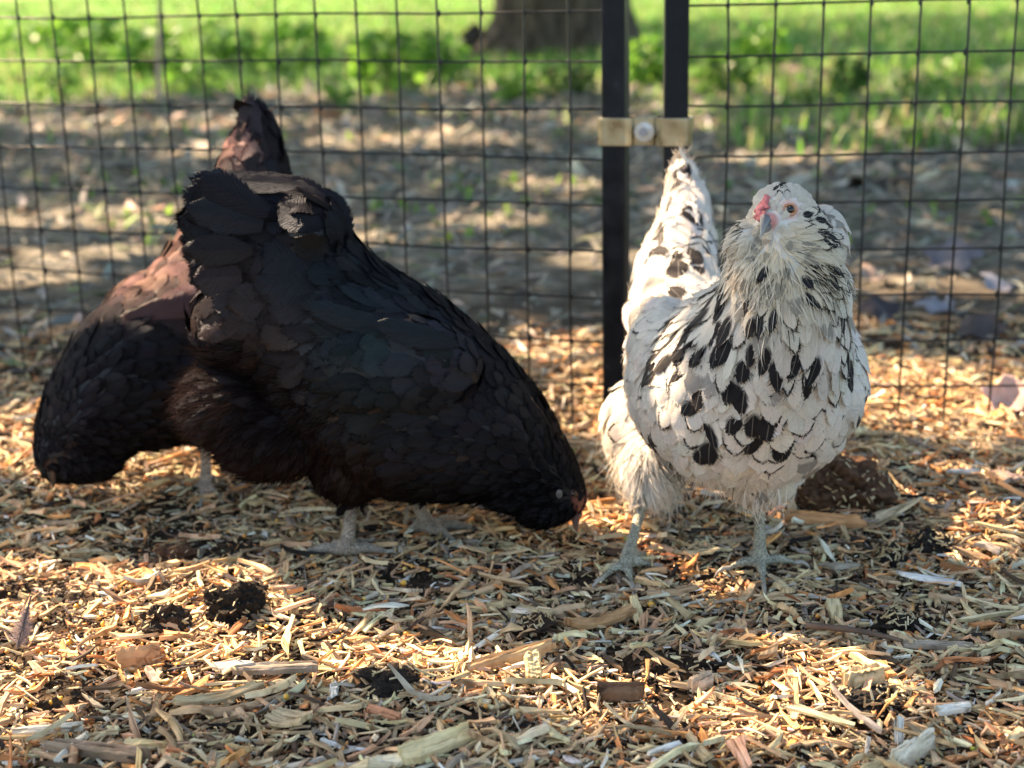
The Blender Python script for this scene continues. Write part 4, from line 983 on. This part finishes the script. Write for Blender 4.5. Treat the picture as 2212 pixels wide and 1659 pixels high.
BRNF = (.055, .032, .022); SLATE = (.030, .030, .040); GRN = (.010, .026, .024)
def front_black():
    zf = .010; Y0 = 1.235
    hubN = G(748, 1192, zf); hubF = G(925, 1142, zf)
    legs = [(hubN, U(762, 1080, hubN.y + .012), [G(655, 1192, zf - .003), G(838, 1192, zf - .003), G(800, 1170, zf - .003)], G(712, 1178, zf - .002)),
            (hubF, U(890, 1060, hubF.y), [G(1040, 1144, zf - .003), G(985, 1172, zf - .003), G(1000, 1120, zf - .003)], G(880, 1146, zf - .002))]
    spine = [(520, 480, 1.27, 84, .022), (560, 515, 1.265, 112, .034), (620, 550, 1.26, 125, .048), (672, 630, 1.255, 145, .065), (730, 730, 1.25, 186, .080), (802, 808, 1.245, 221, .090),
             (886, 862, 1.24, 214, .090), (976, 900, 1.235, 180, .081), (1062, 941, 1.225, 137, .065), (1121, 984, 1.22, 104, .051), (1165, 1030, 1.215, 86, .042), (1200, 1062, 1.21, 62, .034), (1222, 1072, 1.21, 42, .024)]
    ells = [(505, 868, 1.24, 100, .06, 85), (600, 920, 1.24, 130, .07, 95), (760, 980, 1.225, 90, .045, 105), (675, 505, 1.25, 72, .048, 78), (548, 690, 1.245, 122, .052, 120), (885, 990, 1.26, 90, .04, 95),
            (850, 800, 1.175, 190, .034, 120), (1170, 1085, 1.205, 62, .035, 46), (1105, 1050, 1.21, 60, .04, 45), (1240, 1062, 1.21, 24, .018, 32)]
    r_ = np.random.default_rng(21); quills = []
    for i in range(44):                                   # ragged ends of the tail at its left edge
        t = i / 43; bx, by = 575 - 50 * t + r_.normal(0, 12), 440 + 200 * t + r_.normal(0, 14); ex, ey = 402 - 30 * math.sin(t * 3.1) + 35 * t, 380 + 265 * t
        Yq = 1.235 + r_.normal(0, .014); quills.append(((bx, by, Yq), (ex + r_.normal(0, 9), ey + r_.normal(0, 8), Yq + .01), r_.uniform(.020, .034), (r_.normal(0, .2), -1, r_.normal(.1, .2)), 'tail'))
    for (a, b, c, d, wv) in [(640, 400, 415, 384, .030), (700, 430, 520, 384, .036), (735, 470, 600, 384, .036), (752, 520, 690, 402, .034)]:
        quills.append(((a, b, 1.24), (c, d, 1.25), wv, (0, -.6, .8), 'tail'))
    for i in range(9):                                    # folded primaries and secondaries
        t = i / 8; quills.append(((905 - 30 * t, 735 + 105 * t, 1.152), (640 + 55 * t, 655 + 165 * t, 1.165), .021, (0, -1, .25), 'wing'))
    for i in range(7):
        t = i / 6; quills.append(((985 - 40 * t, 745 + 120 * t, 1.148), (800 + 18 * t, 700 + 150 * t, 1.150), .022, (0, -1, .3), 'wing'))
    s = dict(label='black hen side on with its head down pecking towards the right', hubs=legs, spine=spine, ell=ells, quills=quills, zmin=.066, leg_col=(.32, .28, .23), leg_r=.0056,
        anch=[(430, 480, 1.24, -100, -10, 0, .060, .036, .017, .09, .9, .1), (560, 450, 1.22, -90, -20, 0, .060, .042, .020, .10, .95, .05), (560, 560, 1.21, -90, 10, 0, .060, .044, .020, .12, .95, .1),
              (690, 480, 1.22, -60, -50, 0, .050, .042, .018, .14, 1, .05), (690, 600, 1.19, -90, 0, 0, .052, .042, .018, .14, 1, .1), (480, 660, 1.22, -70, 40, 0, .050, .030, .015, .16, .8, .2),
              (600, 720, 1.18, -90, 20, 0, .048, .032, .016, .12, .8, .2), (760, 620, 1.18, -70, -15, 0, .030, .018, .0105, .14, .6, .45), (820, 620, 1.20, -80, -30, 0, .040, .012, .009, .12, .4, .3), (880, 650, 1.18, -80, -35, 0, .036, .014, .010, .12, .5, .2),
              (960, 720, 1.16, -80, -30, 0, .026, .018, .010, .12, .9, .08), (1060, 800, 1.16, -80, -40, 0, .024, .018, .0095, .12, .95, .06), (1000, 820, 1.15, -90, -5, 0, .028, .020, .011, .12, .95, .08), (860, 780, 1.15, -90, 15, 0, .038, .024, .013, .10, .9, .08),
              (1130, 900, 1.16, -50, -75, 0, .024, .014, .0085, .14, .7, .25), (1200, 980, 1.18, -25, -80, 0, .020, .010, .0070, .14, .5, .35), (1080, 950, 1.15, -60, -20, 0, .026, .015, .0095, .12, .7, .3),
              (1000, 990, 1.16, -60, 10, 0, .030, .018, .011, .12, .7, .4), (880, 950, 1.15, -70, 20, 0, .034, .022, .013, .12, .8, .3), (760, 940, 1.15, -60, 40, 0, .034, .020, .0125, .14, .7, .45), (760, 1040, 1.17, -20, 60, 0, .028, .014, .0095, .14, .5, .7),
              (450, 830, 1.21, -70, 0, 0, .026, .008, .0060, .50, .2, 1.0), (500, 900, 1.19, -60, 45, 0, .028, .009, .0062, .48, .2, 1.0), (600, 960, 1.18, -50, 55, 0, .028, .010, .0068, .40, .3, 1.0), (560, 830, 1.17, -60, 10, 0, .034, .014, .010, .25, .4, .9),
              (1230, 1045, 1.20, -10, -50, .01, .009, .006, .0036, .15, .6, .3), (1180, 1070, 1.18, -50, 0, 0, .018, .009, .0055, .3, .4, .8), (1130, 1090, 1.19, -40, 30, 0, .022, .010, .0062, .3, .4, .9), (1210, 1105, 1.19, -10, 30, 0, .012, .006, .0045, .3, .4, .8)],
        tones=[(480, 890, 1.2, .045, (.040, .027, .024)), (560, 620, 1.2, .05, BRNF), (620, 960, 1.19, .05, (.026, .017, .015)), (870, 740, 1.16, .05, GRN), (1020, 760, 1.16, .045, (.034, .031, .036)), (940, 690, 1.18, .035, (.032, .031, .036)), (740, 620, 1.19, .03, (.024, .026, .030)),
               (1160, 900, 1.17, .03, (.030, .025, .023)), (640, 740, 1.17, .04, (.034, .021, .015)), (560, 450, 1.22, .05, (.016, .015, .019)), (790, 1050, 1.17, .04, (.028, .017, .013))],
        excl=[(1246, 1085, 1.195, .008), (1243, 1110, 1.20, .010)], skin=[(1246, 1088, 1.195, .016, (.12, .035, .03)), (1205, 1066, 1.185, .007, (.10, .09, .08)), (1240, 1075, 1.19, .010, (.13, .04, .032))],
        beak=((1245, 1108, 1.20), (1241, 1150, 1.196)), eyes=[(1240, 1066, 1.185), (1240, 1066, 1.235)], comb=((1255, 1062, 1.208), (1254, 1105, 1.202)))
    root, bvh = dark_hen(s)
    # pale ear lobe
    h, n = hit(bvh, 1205, 1066)
    if h:
        V, F = sphere_np(h + n * .003, (.0028, .0012, .0040), 3); np_mesh('ear_lobe', V, [F], M['comb'], root, col=np.tile(np.array((.09, .085, .08)), (len(V), 1)))
front_black()

def rear_black():
    zf = .010
    hub = G(446, 1052, zf); hub2 = G(330, 1040, zf)
    hub2 = Vector((hub.x + .045, hub.y + .08, zf))
    legs = [(hub, U(443, 945, hub.y + .006), [G(418, 1066, zf - .003), G(470, 1072, zf - .003), G(436, 1080, zf - .003)], G(470, 1046, zf - .002)),
            (hub2, hub2 + Vector((.004, 0, .075)), [hub2 + Vector((-.035, -.01, -.003)), hub2 + Vector((-.03, .015, -.003)), hub2 + Vector((-.02, -.03, -.003))], hub2 + Vector((.02, .01, -.003)))]
    spine = [(553, 275, 1.50, 22, .010), (552, 315, 1.495, 46, .020), (548, 370, 1.485, 72, .032), (540, 450, 1.47, 92, .045), (510, 560, 1.45, 130, .062), (460, 690, 1.42, 165, .08), (390, 770, 1.395, 178, .085),
             (310, 800, 1.37, 158, .078), (245, 850, 1.35, 128, .064), (195, 910, 1.33, 106, .052), (160, 955, 1.32, 78, .040), (135, 985, 1.31, 54, .030)]
    ells = [(430, 860, 1.42, 120, .07, 90), (330, 890, 1.38, 110, .06, 75), (185, 990, 1.31, 78, .034, 48), (125, 975, 1.30, 44, .025, 50), (340, 700, 1.40, 118, .07, 110), (445, 880, 1.38, 60, .04, 75), (600, 430, 1.485, 42, .03, 62)]
    r_ = np.random.default_rng(31); quills = []
    for i in range(12):
        t = ((i * 5) % 12) / 11; quills.append(((535 + 45 * t, 420, 1.465 + .02 * t), (534 + 44 * t + r_.normal(0, 3), 192 + 55 * t ** 1.4 + r_.normal(0, 5), 1.49 + .015 * t + r_.normal(0, .003)), .034, (r_.normal(-.3 + .5 * t, .15), -1, .1), 'tail'))
    for i in range(8):
        t = i / 7; quills.append(((270 + 20 * t, 690 + 80 * t, 1.325), (470, 640 + 110 * t, 1.34), .024, (-.1, -1, .35), 'wing'))
    s = dict(label='black hen at the far left, half hidden, its raised tail in the sun', hubs=legs, spine=spine, ell=ells, quills=quills, zmin=.066, leg_col=(.50, .42, .36),
        anch=[(550, 260, 1.48, 0, -100, .01, .055, .030, .016, .06, .9, .05), (540, 380, 1.46, 5, -90, .01, .048, .034, .017, .10, .95, .05), (600, 420, 1.47, 15, -90, .01, .048, .034, .017, .10, .95, .05), (480, 380, 1.46, 30, -80, .01, .045, .032, .016, .12, .95, .05),
              (480, 560, 1.42, 40, -60, .03, .038, .028, .015, .10, .95, .05), (380, 570, 1.39, 70, -30, .02, .034, .026, .013, .09, .95, .05), (280, 610, 1.37, 70, -40, .03, .030, .024, .012, .09, .95, .05), (340, 700, 1.31, 90, -10, .01, .036, .024, .013, .08, .95, .05),
              (220, 720, 1.33, 50, -60, .02, .028, .018, .0105, .09, .8, .1), (150, 820, 1.33, 40, -70, .01, .026, .013, .009, .10, .6, .2), (110, 900, 1.30, 10, -70, .01, .020, .010, .007, .12, .5, .3), (240, 860, 1.27, 60, -30, .01, .028, .017, .0105, .12, .7, .25),
              (340, 860, 1.30, 70, 10, .01, .032, .020, .012, .12, .8, .3), (420, 900, 1.32, 50, 40, .0, .030, .016, .011, .12, .6, .6), (200, 970, 1.27, 50, 20, .0, .020, .010, .0065, .22, .4, .7), (130, 1010, 1.27, 20, 30, 0, .014, .008, .005, .2, .4, .6), (95, 970, 1.28, 20, -40, .01, .010, .006, .0042, .15, .6, .4)],
        tones=[(300, 605, 1.37, .042, (.34, .19, .145)), (370, 585, 1.38, .042, (.34, .19, .145)), (430, 570, 1.40, .042, (.34, .18, .135)), (465, 370, 1.46, .032, (.38, .20, .15)), (530, 240, 1.49, .02, (.14, .08, .06)), (110, 900, 1.3, .03, (.028, .018, .017)), (560, 300, 1.47, .05, (.028, .020, .020))],  # pink-brown over the back and tail edge is sunlight painted into the feathers
        excl=[(112, 1020, 1.27, .008)], skin=[(108, 1012, 1.275, .008, (.03, .014, .012))], beak_col=((.03, .024, .022), (.05, .04, .035)),
        beak=((112, 1018, 1.285), (118, 1052, 1.28)), eyes=[(88, 1000, 1.30)])
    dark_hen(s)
rear_black()

# ------------------------------------------------------------------ things beyond the fence
def tree():
    b = Vector((.33, 8.7, 0)); root = empty('tree', b)
    tag(root, 'thick trunked shade tree standing in the grass behind the fence', 'tree')
    A = Acc(); n = 40; z = np.concatenate([np.linspace(-.1, 1.0, 16), np.linspace(1.2, 4.6, 14)]); an = np.arange(n) / n * 2 * np.pi; V = []
    for zz in z:
        fl = .36 + .08 * math.exp(-max(zz, 0) * 5) - .035 * zz
        rr = fl * (1 + .10 * np.sin(an * 5 + 1) * math.exp(-max(zz, 0) * 2.5) + .05 * np.sin(an * 9 + zz) + .04 * (vnoise(an * 2, an * 0 + zz * 3, .4) - .5))
        rr += .22 * np.exp(-((np.mod(an - math.pi * 1.08 + math.pi, 2 * math.pi) - math.pi) / .30) ** 2) * math.exp(-max(zz, 0) * 7)
        V.append(np.stack([b.x + np.cos(an) * rr, b.y + np.sin(an) * rr, np.full(n, zz)], 1))
    F = np.array([(i * n + j, i * n + (j + 1) % n, (i + 1) * n + (j + 1) % n, (i + 1) * n + j) for i in range(len(z) - 1) for j in range(n)])
    A.add(np.concatenate(V), F); 
    tr_ = A.obj('trunk', M['bark'], root)
    for (ex, ey, ez) in [(-4.5, 5.5, 5.2), (-3.0, 3.2, 4.4), (-5.6, 8.5, 5.8), (-1.0, 5.0, 5.2), (2.2, 6.0, 6.0), (3.0, 10.0, 6.4), (-1.5, 11.5, 6.2)]:
        P0 = np.array([b.x, b.y, 3.4]); P2 = np.array([ex, ey, ez]); P1 = (P0 + P2) / 2 + np.array([0, 0, .5]); t = np.linspace(0, 1, 12)[:, None]
        P = (1 - t) ** 2 * P0 + 2 * t * (1 - t) * P1 + t ** 2 * P2; V, F = tube_np(P, np.linspace(.16, .03, 12), 8); B = Acc(); B.add(V, F); B.obj('limb', M['bark'], root)
    # crown: out-of-view leaves set along the sun's rays for shade, absent over lit patches
    holes = []                                                   # (x, y, rx, ry) on the ground, where the sun gets through
    def hg(px, py, rx, ry, z=0.0):
        c = G(px, py, z) ; sc = (c - Vector((0, 0, CH))).length / FPX; dep = math.sin(math.atan2(CH - z, c.y)); holes.append((c.x, c.y, rx * sc, ry * sc / dep, z))
    def h3(px, py, Y, r):
        p = U(px, py, Y); g = p - SUN * (p.z / SUN.z); holes.append((g.x, g.y, r * 1.3, r * 1.3, 0))
    for a in [(200, 1310, 400, 120), (560, 1370, 300, 80), (60, 1440, 200, 80), (860, 1400, 200, 40), (1120, 1450, 200, 34), (340, 1000, 330, 48), (20, 960, 80, 50), (620, 1070, 70, 30), (1760, 1105, 95, 14), (1620, 1120, 40, 10),
              (2060, 880, 230, 48), (1350, 880, 90, 30), (1880, 1440, 70, 18), (2100, 1090, 90, 18), (1560, 850, 120, 20), (1250, 760, 90, 20), (1700, 1560, 60, 16),
              (120, 190, 170, 12), (420, 285, 330, 10), (900, 315, 220, 9), (200, 480, 180, 14), (700, 520, 120, 16), (1450, 235, 80, 8), (1700, 330, 160, 8), (2050, 290, 160, 8), (60, 600, 90, 16), (1200, 400, 80, 10),
              (1050, 480, 80, 12), (1300, 560, 70, 12), (1980, 620, 90, 14)]: hg(*a)
    for a in [(300, 590, 1.36, .045), (400, 575, 1.39, .045), (470, 350, 1.46, .04), (540, 230, 1.49, .035), (1440, 560, 1.39, .045), (1400, 640, 1.35, .04), (1470, 420, 1.45, .045), (1330, 880, 1.28, .04), (1310, 960, 1.26, .035), (440, 470, 1.45, .035), (435, 1000, 1.37, .03)]: h3(*a)
    H = np.array([(h[0], h[1], h[2], h[3]) for h in holes])
    n = 75000; gx = rng.uniform(-2.4, 4.6, n); gy = rng.uniform(-.6, 8.5, n); z = rng.uniform(2.5, 3.7, n)
    d = (((gx[:, None] - H[None, :, 0]) / (H[None, :, 2] + .055)) ** 2 + ((gy[:, None] - H[None, :, 1]) / (H[None, :, 3] + .055)) ** 2).min(1)
    keep = d > 1
    nz = vnoise(gx, gy, .45, 77) * .6 + vnoise(gx, gy, .16, 78) * .4
    nz2 = vnoise(gx, gy, 1.0, 79) * .0 + vnoise(gx * .35, gy, .22, 80)
    keep &= ~((gy > 1.9) & (nz2 > .80)) & ~((gy > 5.4) & (nz > .43))
    gx, gy, z = gx[keep], gy[keep], z[keep]; n = len(gx)
    x = gx + SUN.x / SUN.z * z; y = gy + SUN.y / SUN.z * z
    # outer crown, kept only where its shade lands far behind the pen
    m = 9000; th = rng.uniform(0, 2 * np.pi, m); ra = np.sqrt(rng.random(m)) * 5.5; x2 = b.x + np.cos(th) * ra; y2 = b.y + 1.5 + np.sin(th) * ra; z2 = 4.3 + (1 - (ra / 5.5) ** 2) * 2.6 * rng.random(m) + rng.normal(0, .2, m)
    gx2 = x2 - SUN.x / SUN.z * z2; gy2 = y2 - SUN.y / SUN.z * z2; k2 = gy2 > 7.0
    x = np.concatenate([x, x2[k2]]); y = np.concatenate([y, y2[k2]]); z = np.concatenate([z, z2[k2]]); n = len(x)
    s = rng.uniform(.032, .055, n); s[-k2.sum():] *= 3
    A1 = norm(rng.normal(0, 1, (n, 3)) * np.array([1, 1, .35])); A2 = norm(np.cross(A1, norm(np.array([0, 0, 1.0]) + rng.normal(0, .5, (n, 3)))))
    c = np.stack([x, y, z], 1); e = lambda a, k: A1 * (s * a)[:, None] + A2 * (s * k)[:, None]
    V = np.stack([c + e(-1.1, 0), c + e(-.4, .55), c + e(.45, .5), c + e(1.25, 0), c + e(.45, -.5), c + e(-.4, -.55)], 1).reshape(-1, 3)
    F = (np.arange(n)[:, None] * 6 + np.arange(6)[None])
    C = np.array((.07, .13, .035))[None] * rng.uniform(.6, 1.5, (n, 1)); 
    np_mesh('crown', V, [F], M['canopy'], root, col=np.repeat(C, 6, 0), smooth=False)
tree()

def blades(name, n, xr, yr, hgt, wd, pal, label, cat, dens=None, lean=.5, broad=False, kind='stuff', parent=None, xy=None):
    if xy is None:
        x = rng.uniform(*xr, n); y = yr[0] + (yr[1] - yr[0]) * rng.random(n) ** 1.4
        if dens is not None: k = rng.random(n) < dens(x, y); x, y = x[k], y[k]
    else: x, y = xy
    n = len(x); h = rng.uniform(*hgt, n) * (1 + .0 * y); R = 5; v = np.linspace(0, 1, R)
    yaw = rng.uniform(0, 2 * np.pi, n); D = np.stack([np.cos(yaw), np.sin(yaw), 0 * yaw], 1); B = np.stack([-np.sin(yaw), np.cos(yaw), 0 * yaw], 1); ln = rng.uniform(.2, 1, n) * lean
    z0 = height(x, y); c = np.stack([x, y, z0 - .01], 1)[:, None] + np.array([0, 0, 1.0]) * (h[:, None, None] * v[None, :, None] * (1 - .35 * ln[:, None, None] * v[None, :, None])) + D[:, None] * (ln * h)[:, None, None] * (v ** 2)[None, :, None]
    prof = (np.sin(np.pi * (v * .86 + .1)) if broad else (1 - v ** 1.6 * .95)); wv = (rng.uniform(*wd, n)[:, None] * prof[None])[..., None] * .5
    V = np.stack([c - B[:, None] * wv, c + B[:, None] * wv], 2).reshape(-1, 3); a = np.arange(R - 1) * 2; f = np.stack([a, a + 1, a + 3, a + 2], 1)
    F = (f[None] + (np.arange(n) * R * 2)[:, None, None]).reshape(-1, 4); p = np.array(pal)
    C = p[rng.integers(0, len(p), n)] * rng.uniform(.75, 1.25, (n, 1))
    o = np_mesh(name, V, [F], M['green'], parent, col=np.repeat(C, R * 2, 0)); 
    if parent is None: tag(o, label, cat, kind=kind)
    return o
GP = [(.085, .21, .035), (.13, .29, .05), (.21, .36, .07), (.08, .14, .03), (.30, .28, .14)]
def gd(x, y):
    lim = 5.1 + (vnoise(x, y, .8, 51) - .5) * 4.6 - np.where(x > .6, .9, 0)
    return np.where((np.abs(x) < .6 + .38 * y), np.clip((y - lim) / .8, .0, 1) * np.where(vnoise(x, y, .35, 52) > .38, 1, .25), 0)
blades('grass', 60000, (-5, 7), (3.9, 16), (.04, .11), (.008, .02), GP, 'bright green grass growing beyond the bare ground', 'grass', dens=gd)
blades('lawn_grass', 26000, (-9, 11), (11, 30), (.05, .09), (.02, .045), GP, 'sunlit lawn far behind the fence', 'grass')
blades('sprouts', 2600, (-2.2, 2.4), (2.6, 6.2), (.02, .05), (.010, .022), [(.20, .34, .05), (.12, .24, .04)], 'small green sprouts scattered over the litter', 'sprouts', broad=True, lean=.9,
       dens=lambda x, y: inview(x, y) * (vnoise(x, y, .3, 61) > .68))
def weed(px, py, hpx, wpx, label, dark=False):
    c = G(px, py); c.z = float(height(c.x, c.y)); sc = c.length / FPX; h = hpx * sc; wv = wpx * sc
    root = empty('leafy_weed', c); tag(root, label, 'weed', 'leafy weeds behind the fence')
    n = int(70); ang = rng.uniform(0, 2 * np.pi, n); ra = np.sqrt(rng.random(n)) * wv * .42
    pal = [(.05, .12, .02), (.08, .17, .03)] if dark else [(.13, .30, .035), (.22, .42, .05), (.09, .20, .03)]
    A = Acc()
    for i in range(9):
        a = rng.uniform(0, 6.28); top = np.array([c.x + math.cos(a) * wv * .35, c.y + math.sin(a) * wv * .35, c.z + h * rng.uniform(.6, .95)])
        t = np.linspace(0, 1, 6)[:, None]; P = np.array(c[:]) * (1 - t) + top * t + np.array([0, 0, h * .1]) * (t * (1 - t) * 4); V, F = tube_np(P, np.linspace(.004, .0015, 6), 5); A.add(V, F, np.array((.10, .18, .04)))
    A.obj('stem', M['green'], root)
    x, y = c.x + np.cos(ang) * ra, c.y + np.sin(ang) * ra
    # leaves: broad pointed blades at many heights
    R = 5; v = np.linspace(0, 1, R); m = 150; a = rng.uniform(0, 6.28, m); rr = rng.random(m) ** .6 * wv * .42; zc = c.z + h * rng.uniform(.05, .95, m) * (1 - .35 * (rr / (wv * .42)) ** 2)
    base = np.stack([c.x + np.cos(a) * rr, c.y + np.sin(a) * rr, zc], 1); L = h * rng.uniform(.16, .34, m)
    D = norm(np.stack([np.cos(a + rng.normal(0, .7, m)), np.sin(a + rng.normal(0, .7, m)), rng.uniform(-.2, .9, m)], 1)); B = norm(np.cross(D, rng.normal(0, 1, (m, 3))))
    cc = base[:, None] + D[:, None] * (L[:, None, None] * v[None, :, None]) - np.array([0, 0, 1.0]) * (L[:, None] * .25 * v[None] ** 2)[..., None]
    wv2 = (L[:, None] * .28 * np.sin(np.pi * (v * .92 + .05))[None])[..., None]
    V = np.stack([cc - B[:, None] * wv2, cc + B[:, None] * wv2], 2).reshape(-1, 3); q = np.arange(R - 1) * 2; f = np.stack([q, q + 1, q + 3, q + 2], 1)
    F = (f[None] + (np.arange(m) * R * 2)[:, None, None]).reshape(-1, 4); p = np.array(pal)
    np_mesh('leaves', V, [F], M['green'], root, col=np.repeat(p[rng.integers(0, len(p), m)] * rng.uniform(.8, 1.2, (m, 1)), R * 2, 0))
weed(835, 222, 150, 130, 'tall bright leafy weed left of the tree trunk, lowest of those on that side')
weed(950, 195, 120, 110, 'leafy weed at the left foot of the tree trunk')
weed(640, 160, 120, 150, "leafy weed above the far hen's raised tail")
weed(500, 150, 110, 130, 'leafy weed at the top, left of the raised black tail')
weed(330, 165, 120, 120, 'leafy weed beside the pale dead stem')
weed(200, 150, 110, 130, 'leafy weed between the pale dead stem and the left edge')
weed(60, 120, 90, 140, 'yellow green leafy weed in the top left corner')
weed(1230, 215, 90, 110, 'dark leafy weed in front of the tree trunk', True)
weed(1395, 190, 110, 70, 'narrow leafy weed seen between the two black posts')
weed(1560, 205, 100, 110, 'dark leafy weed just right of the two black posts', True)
weed(1640, 160, 110, 120, 'bright leafy weed right of the posts, above the dark one')
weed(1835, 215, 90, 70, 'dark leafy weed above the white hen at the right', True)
weed(2080, 175, 60, 80, 'low leafy weed near the top right')

weed(420, 210, 80, 120, 'low leafy weed on the litter, left of the raised black tail')
weed(130, 205, 70, 110, 'low leafy weed on the litter near the left edge')
weed(735, 250, 60, 70, 'smallest leafy weed on the litter, right of the raised black tail')
weed(1120, 235, 80, 90, 'leafy weed low in front of the tree trunk, left of the posts')
weed(1990, 225, 60, 120, 'low sunny weed right of the dark weed above the white hen')
weed(1745, 235, 50, 90, 'low sunny weed left of the dark weed above the white hen')
def stick(pts, rad, col, name, label, cat, group=None):
    P = catmull([U(*p)[:] if len(p) == 3 else G(p[0], p[1], .01)[:] for p in pts], 14)
    r = np.linspace(rad, rad * .55, 14) * (1 + rng.normal(0, .08, 14)); V, F = tube_np(P, r, 10)
    C = np.array(col)[None] * (1 + rng.normal(0, .08, (len(V), 1))); o = np_mesh(name, V, [F], M['litter'], col=C, smooth=True); tag(o, label, cat, group)
stick([(1850, 408), (1910, 400), (1975, 398)], .025, (.05, .038, .028), 'fallen_branch', 'short dark branch on the ground behind the white hen, upper right', 'branch')
stick([(995, 205), (1040, 192), (1105, 178)], .040, (.16, .10, .05), 'fallen_branch', 'brown fallen branch in front of the tree trunk', 'branch')
stick([(1010, 62, 8.6), (1040, 95, 8.6), (1080, 70, 8.65), (1110, 20, 8.7)], .07, (.05, .04, .035), 'fallen_branch', 'dark broken limb leaning against the left of the tree trunk', 'branch')
stick([(930, 292), (1010, 302), (1090, 318)], .018, (.09, .07, .05), 'fallen_branch', 'thin dark branch on the litter left of the posts', 'branch')
stick([(1690, 160), (1740, 165), (1800, 158)], .050, (.07, .05, .04), 'fallen_branch', 'dark fallen branch among the weeds right of the posts', 'branch')
c_ = G(345, 240); stick([(345, 240, c_.y), (342, 120, c_.y), (348, -40, c_.y)], .012, (.42, .33, .25), 'dead_sapling', 'pale upright dead stem behind the mesh at the upper left', 'stem')
stick([(100, 1088), (125, 1050), (152, 1020, 1.36)], .0022, (.50, .22, .08), 'twig', 'bent orange twig at the beak of the far left hen', 'twig', 'twigs on the bedding')
stick([(770, 1470), (1000, 1560), (1100, 1590)], .0028, (.14, .09, .06), 'twig', 'dark thin twig at the bottom centre', 'twig', 'twigs on the bedding')
stick([(1740, 1350), (1850, 1362), (1950, 1384)], .0030, (.10, .07, .05), 'twig', 'dark twig to the lower right of the white hen', 'twig', 'twigs on the bedding')
stick([(2040, 1100), (1900, 1065), (1850, 1040)], .0022, (.16, .13, .11), 'twig', 'grey twig beside the reddish soil mound', 'twig', 'twigs on the bedding')

# big dead leaves by the fence at the right; blue greys paint in sky sheen
def dead_leaf(px, py, wpx, hpx, col, label, yaw=0.0, tilt=20):
    c = G(px, py); sc = (c - Vector((0, 0, CH))).length / FPX; a = wpx * sc / 2; b_ = a * .75
    n, m = 18, 9; V = []; r_ = np.random.default_rng(int(px))
    for i in range(m):
        for j in range(n):
            t = i / (m - 1); an = j / n * 2 * math.pi; lob = 1 + .22 * math.sin(an * 5) * t
            x = a * t * math.cos(an) * lob; y = b_ * t * math.sin(an) * lob; z = .25 * a * math.sin(x / a * 3 + px) * math.cos(y / a * 2.4) + .18 * a * t * t
            V.append((x, y, z))
    V = np.array(V) @ np.array(Matrix.Rotation(math.radians(yaw), 3, 'Z') @ Matrix.Rotation(math.radians(tilt), 3, 'X')).T + np.array([c.x, c.y, float(height(c.x, c.y)) + hpx * sc * .5])
    F = np.array([(i * n + j, i * n + (j + 1) % n, (i + 1) * n + (j + 1) % n, (i + 1) * n + j) for i in range(m - 1) for j in range(n)])
    o = np_mesh('dead_leaf', V, [F], M['litter'], col=np.tile(np.array(col), (len(V), 1))); md = o.modifiers.new('solid', 'SOLIDIFY'); md.thickness = .0008
    tag(o, label, 'dead leaf', 'large dead leaves behind the fence')
dead_leaf(1900, 700, 95, 50, (.045, .04, .045), 'darkest curled dead leaf just right of the white hen', 20, 35)
dead_leaf(2055, 590, 110, 60, (.15, .145, .165), 'grey blue dead leaf furthest back at the right', -30, 40)
dead_leaf(2150, 640, 90, 40, (.27, .27, .30), 'pale grey dead leaf at the right edge', 60, 25)
dead_leaf(2020, 690, 80, 40, (.22, .22, .25), 'grey dead leaf in the middle of the pile at the right', 10, 15)
dead_leaf(2120, 730, 100, 46, (.07, .06, .06), 'dark dead leaf at the front of the pile at the right', -50, 30)
dead_leaf(1880, 620, 70, 46, (.26, .20, .16), 'brown dead leaf beside the shoulder of the white hen', 50, 35)
dead_leaf(2180, 885, 110, 60, (.55, .38, .32), 'pinkish dead leaf behind the wire at the right edge', 0, 50)

# a fallen feather in the sunlit chips at the left
def fallen_feather():
    a = G(40, 1394, .012); b = U(66, 1292, a.y + .01)
    ax = np.array((b - a).normalized()[:]); ln = (b - a).length; n = 420; t = rng.random(n) ** .9 * .85; sd = np.cross(ax, [0, -1.0, .2]) * np.where(rng.random(n) < .5, 1, -1)[:, None]
    P0 = np.array(a[:]) + ax * (t * ln)[:, None] * .95; T0 = norm(sd + ax * .75 + rng.normal(0, .25, (n, 3))); V, F = strands(P0, np.tile([0, -1.0, 0], (n, 1)), T0, rng.uniform(.35, 1, n) * .016 * (1.05 - t), np.full(n, .0007), np.full(n, .1), np.full(n, -.2))
    P = np.array([(a.lerp(b, t))[:] for t in np.linspace(-.05, 1.05, 8)])
    o = empty('fallen_feather', a); tag(o, 'loose dark shafted feather sticking up from the chips at the left edge', 'feather')
    np_mesh('vane', V, [F], M['down'], o, col=np.tile(np.array((.30, .25, .25)), (len(V), 1)))
    V, F = tube_np(P, np.linspace(.0014, .0006, 8), 6); np_mesh('shaft', V, [F], M['horn'], o, col=np.tile(np.array((.05, .04, .04)), (len(V), 1)))
fallen_feather()
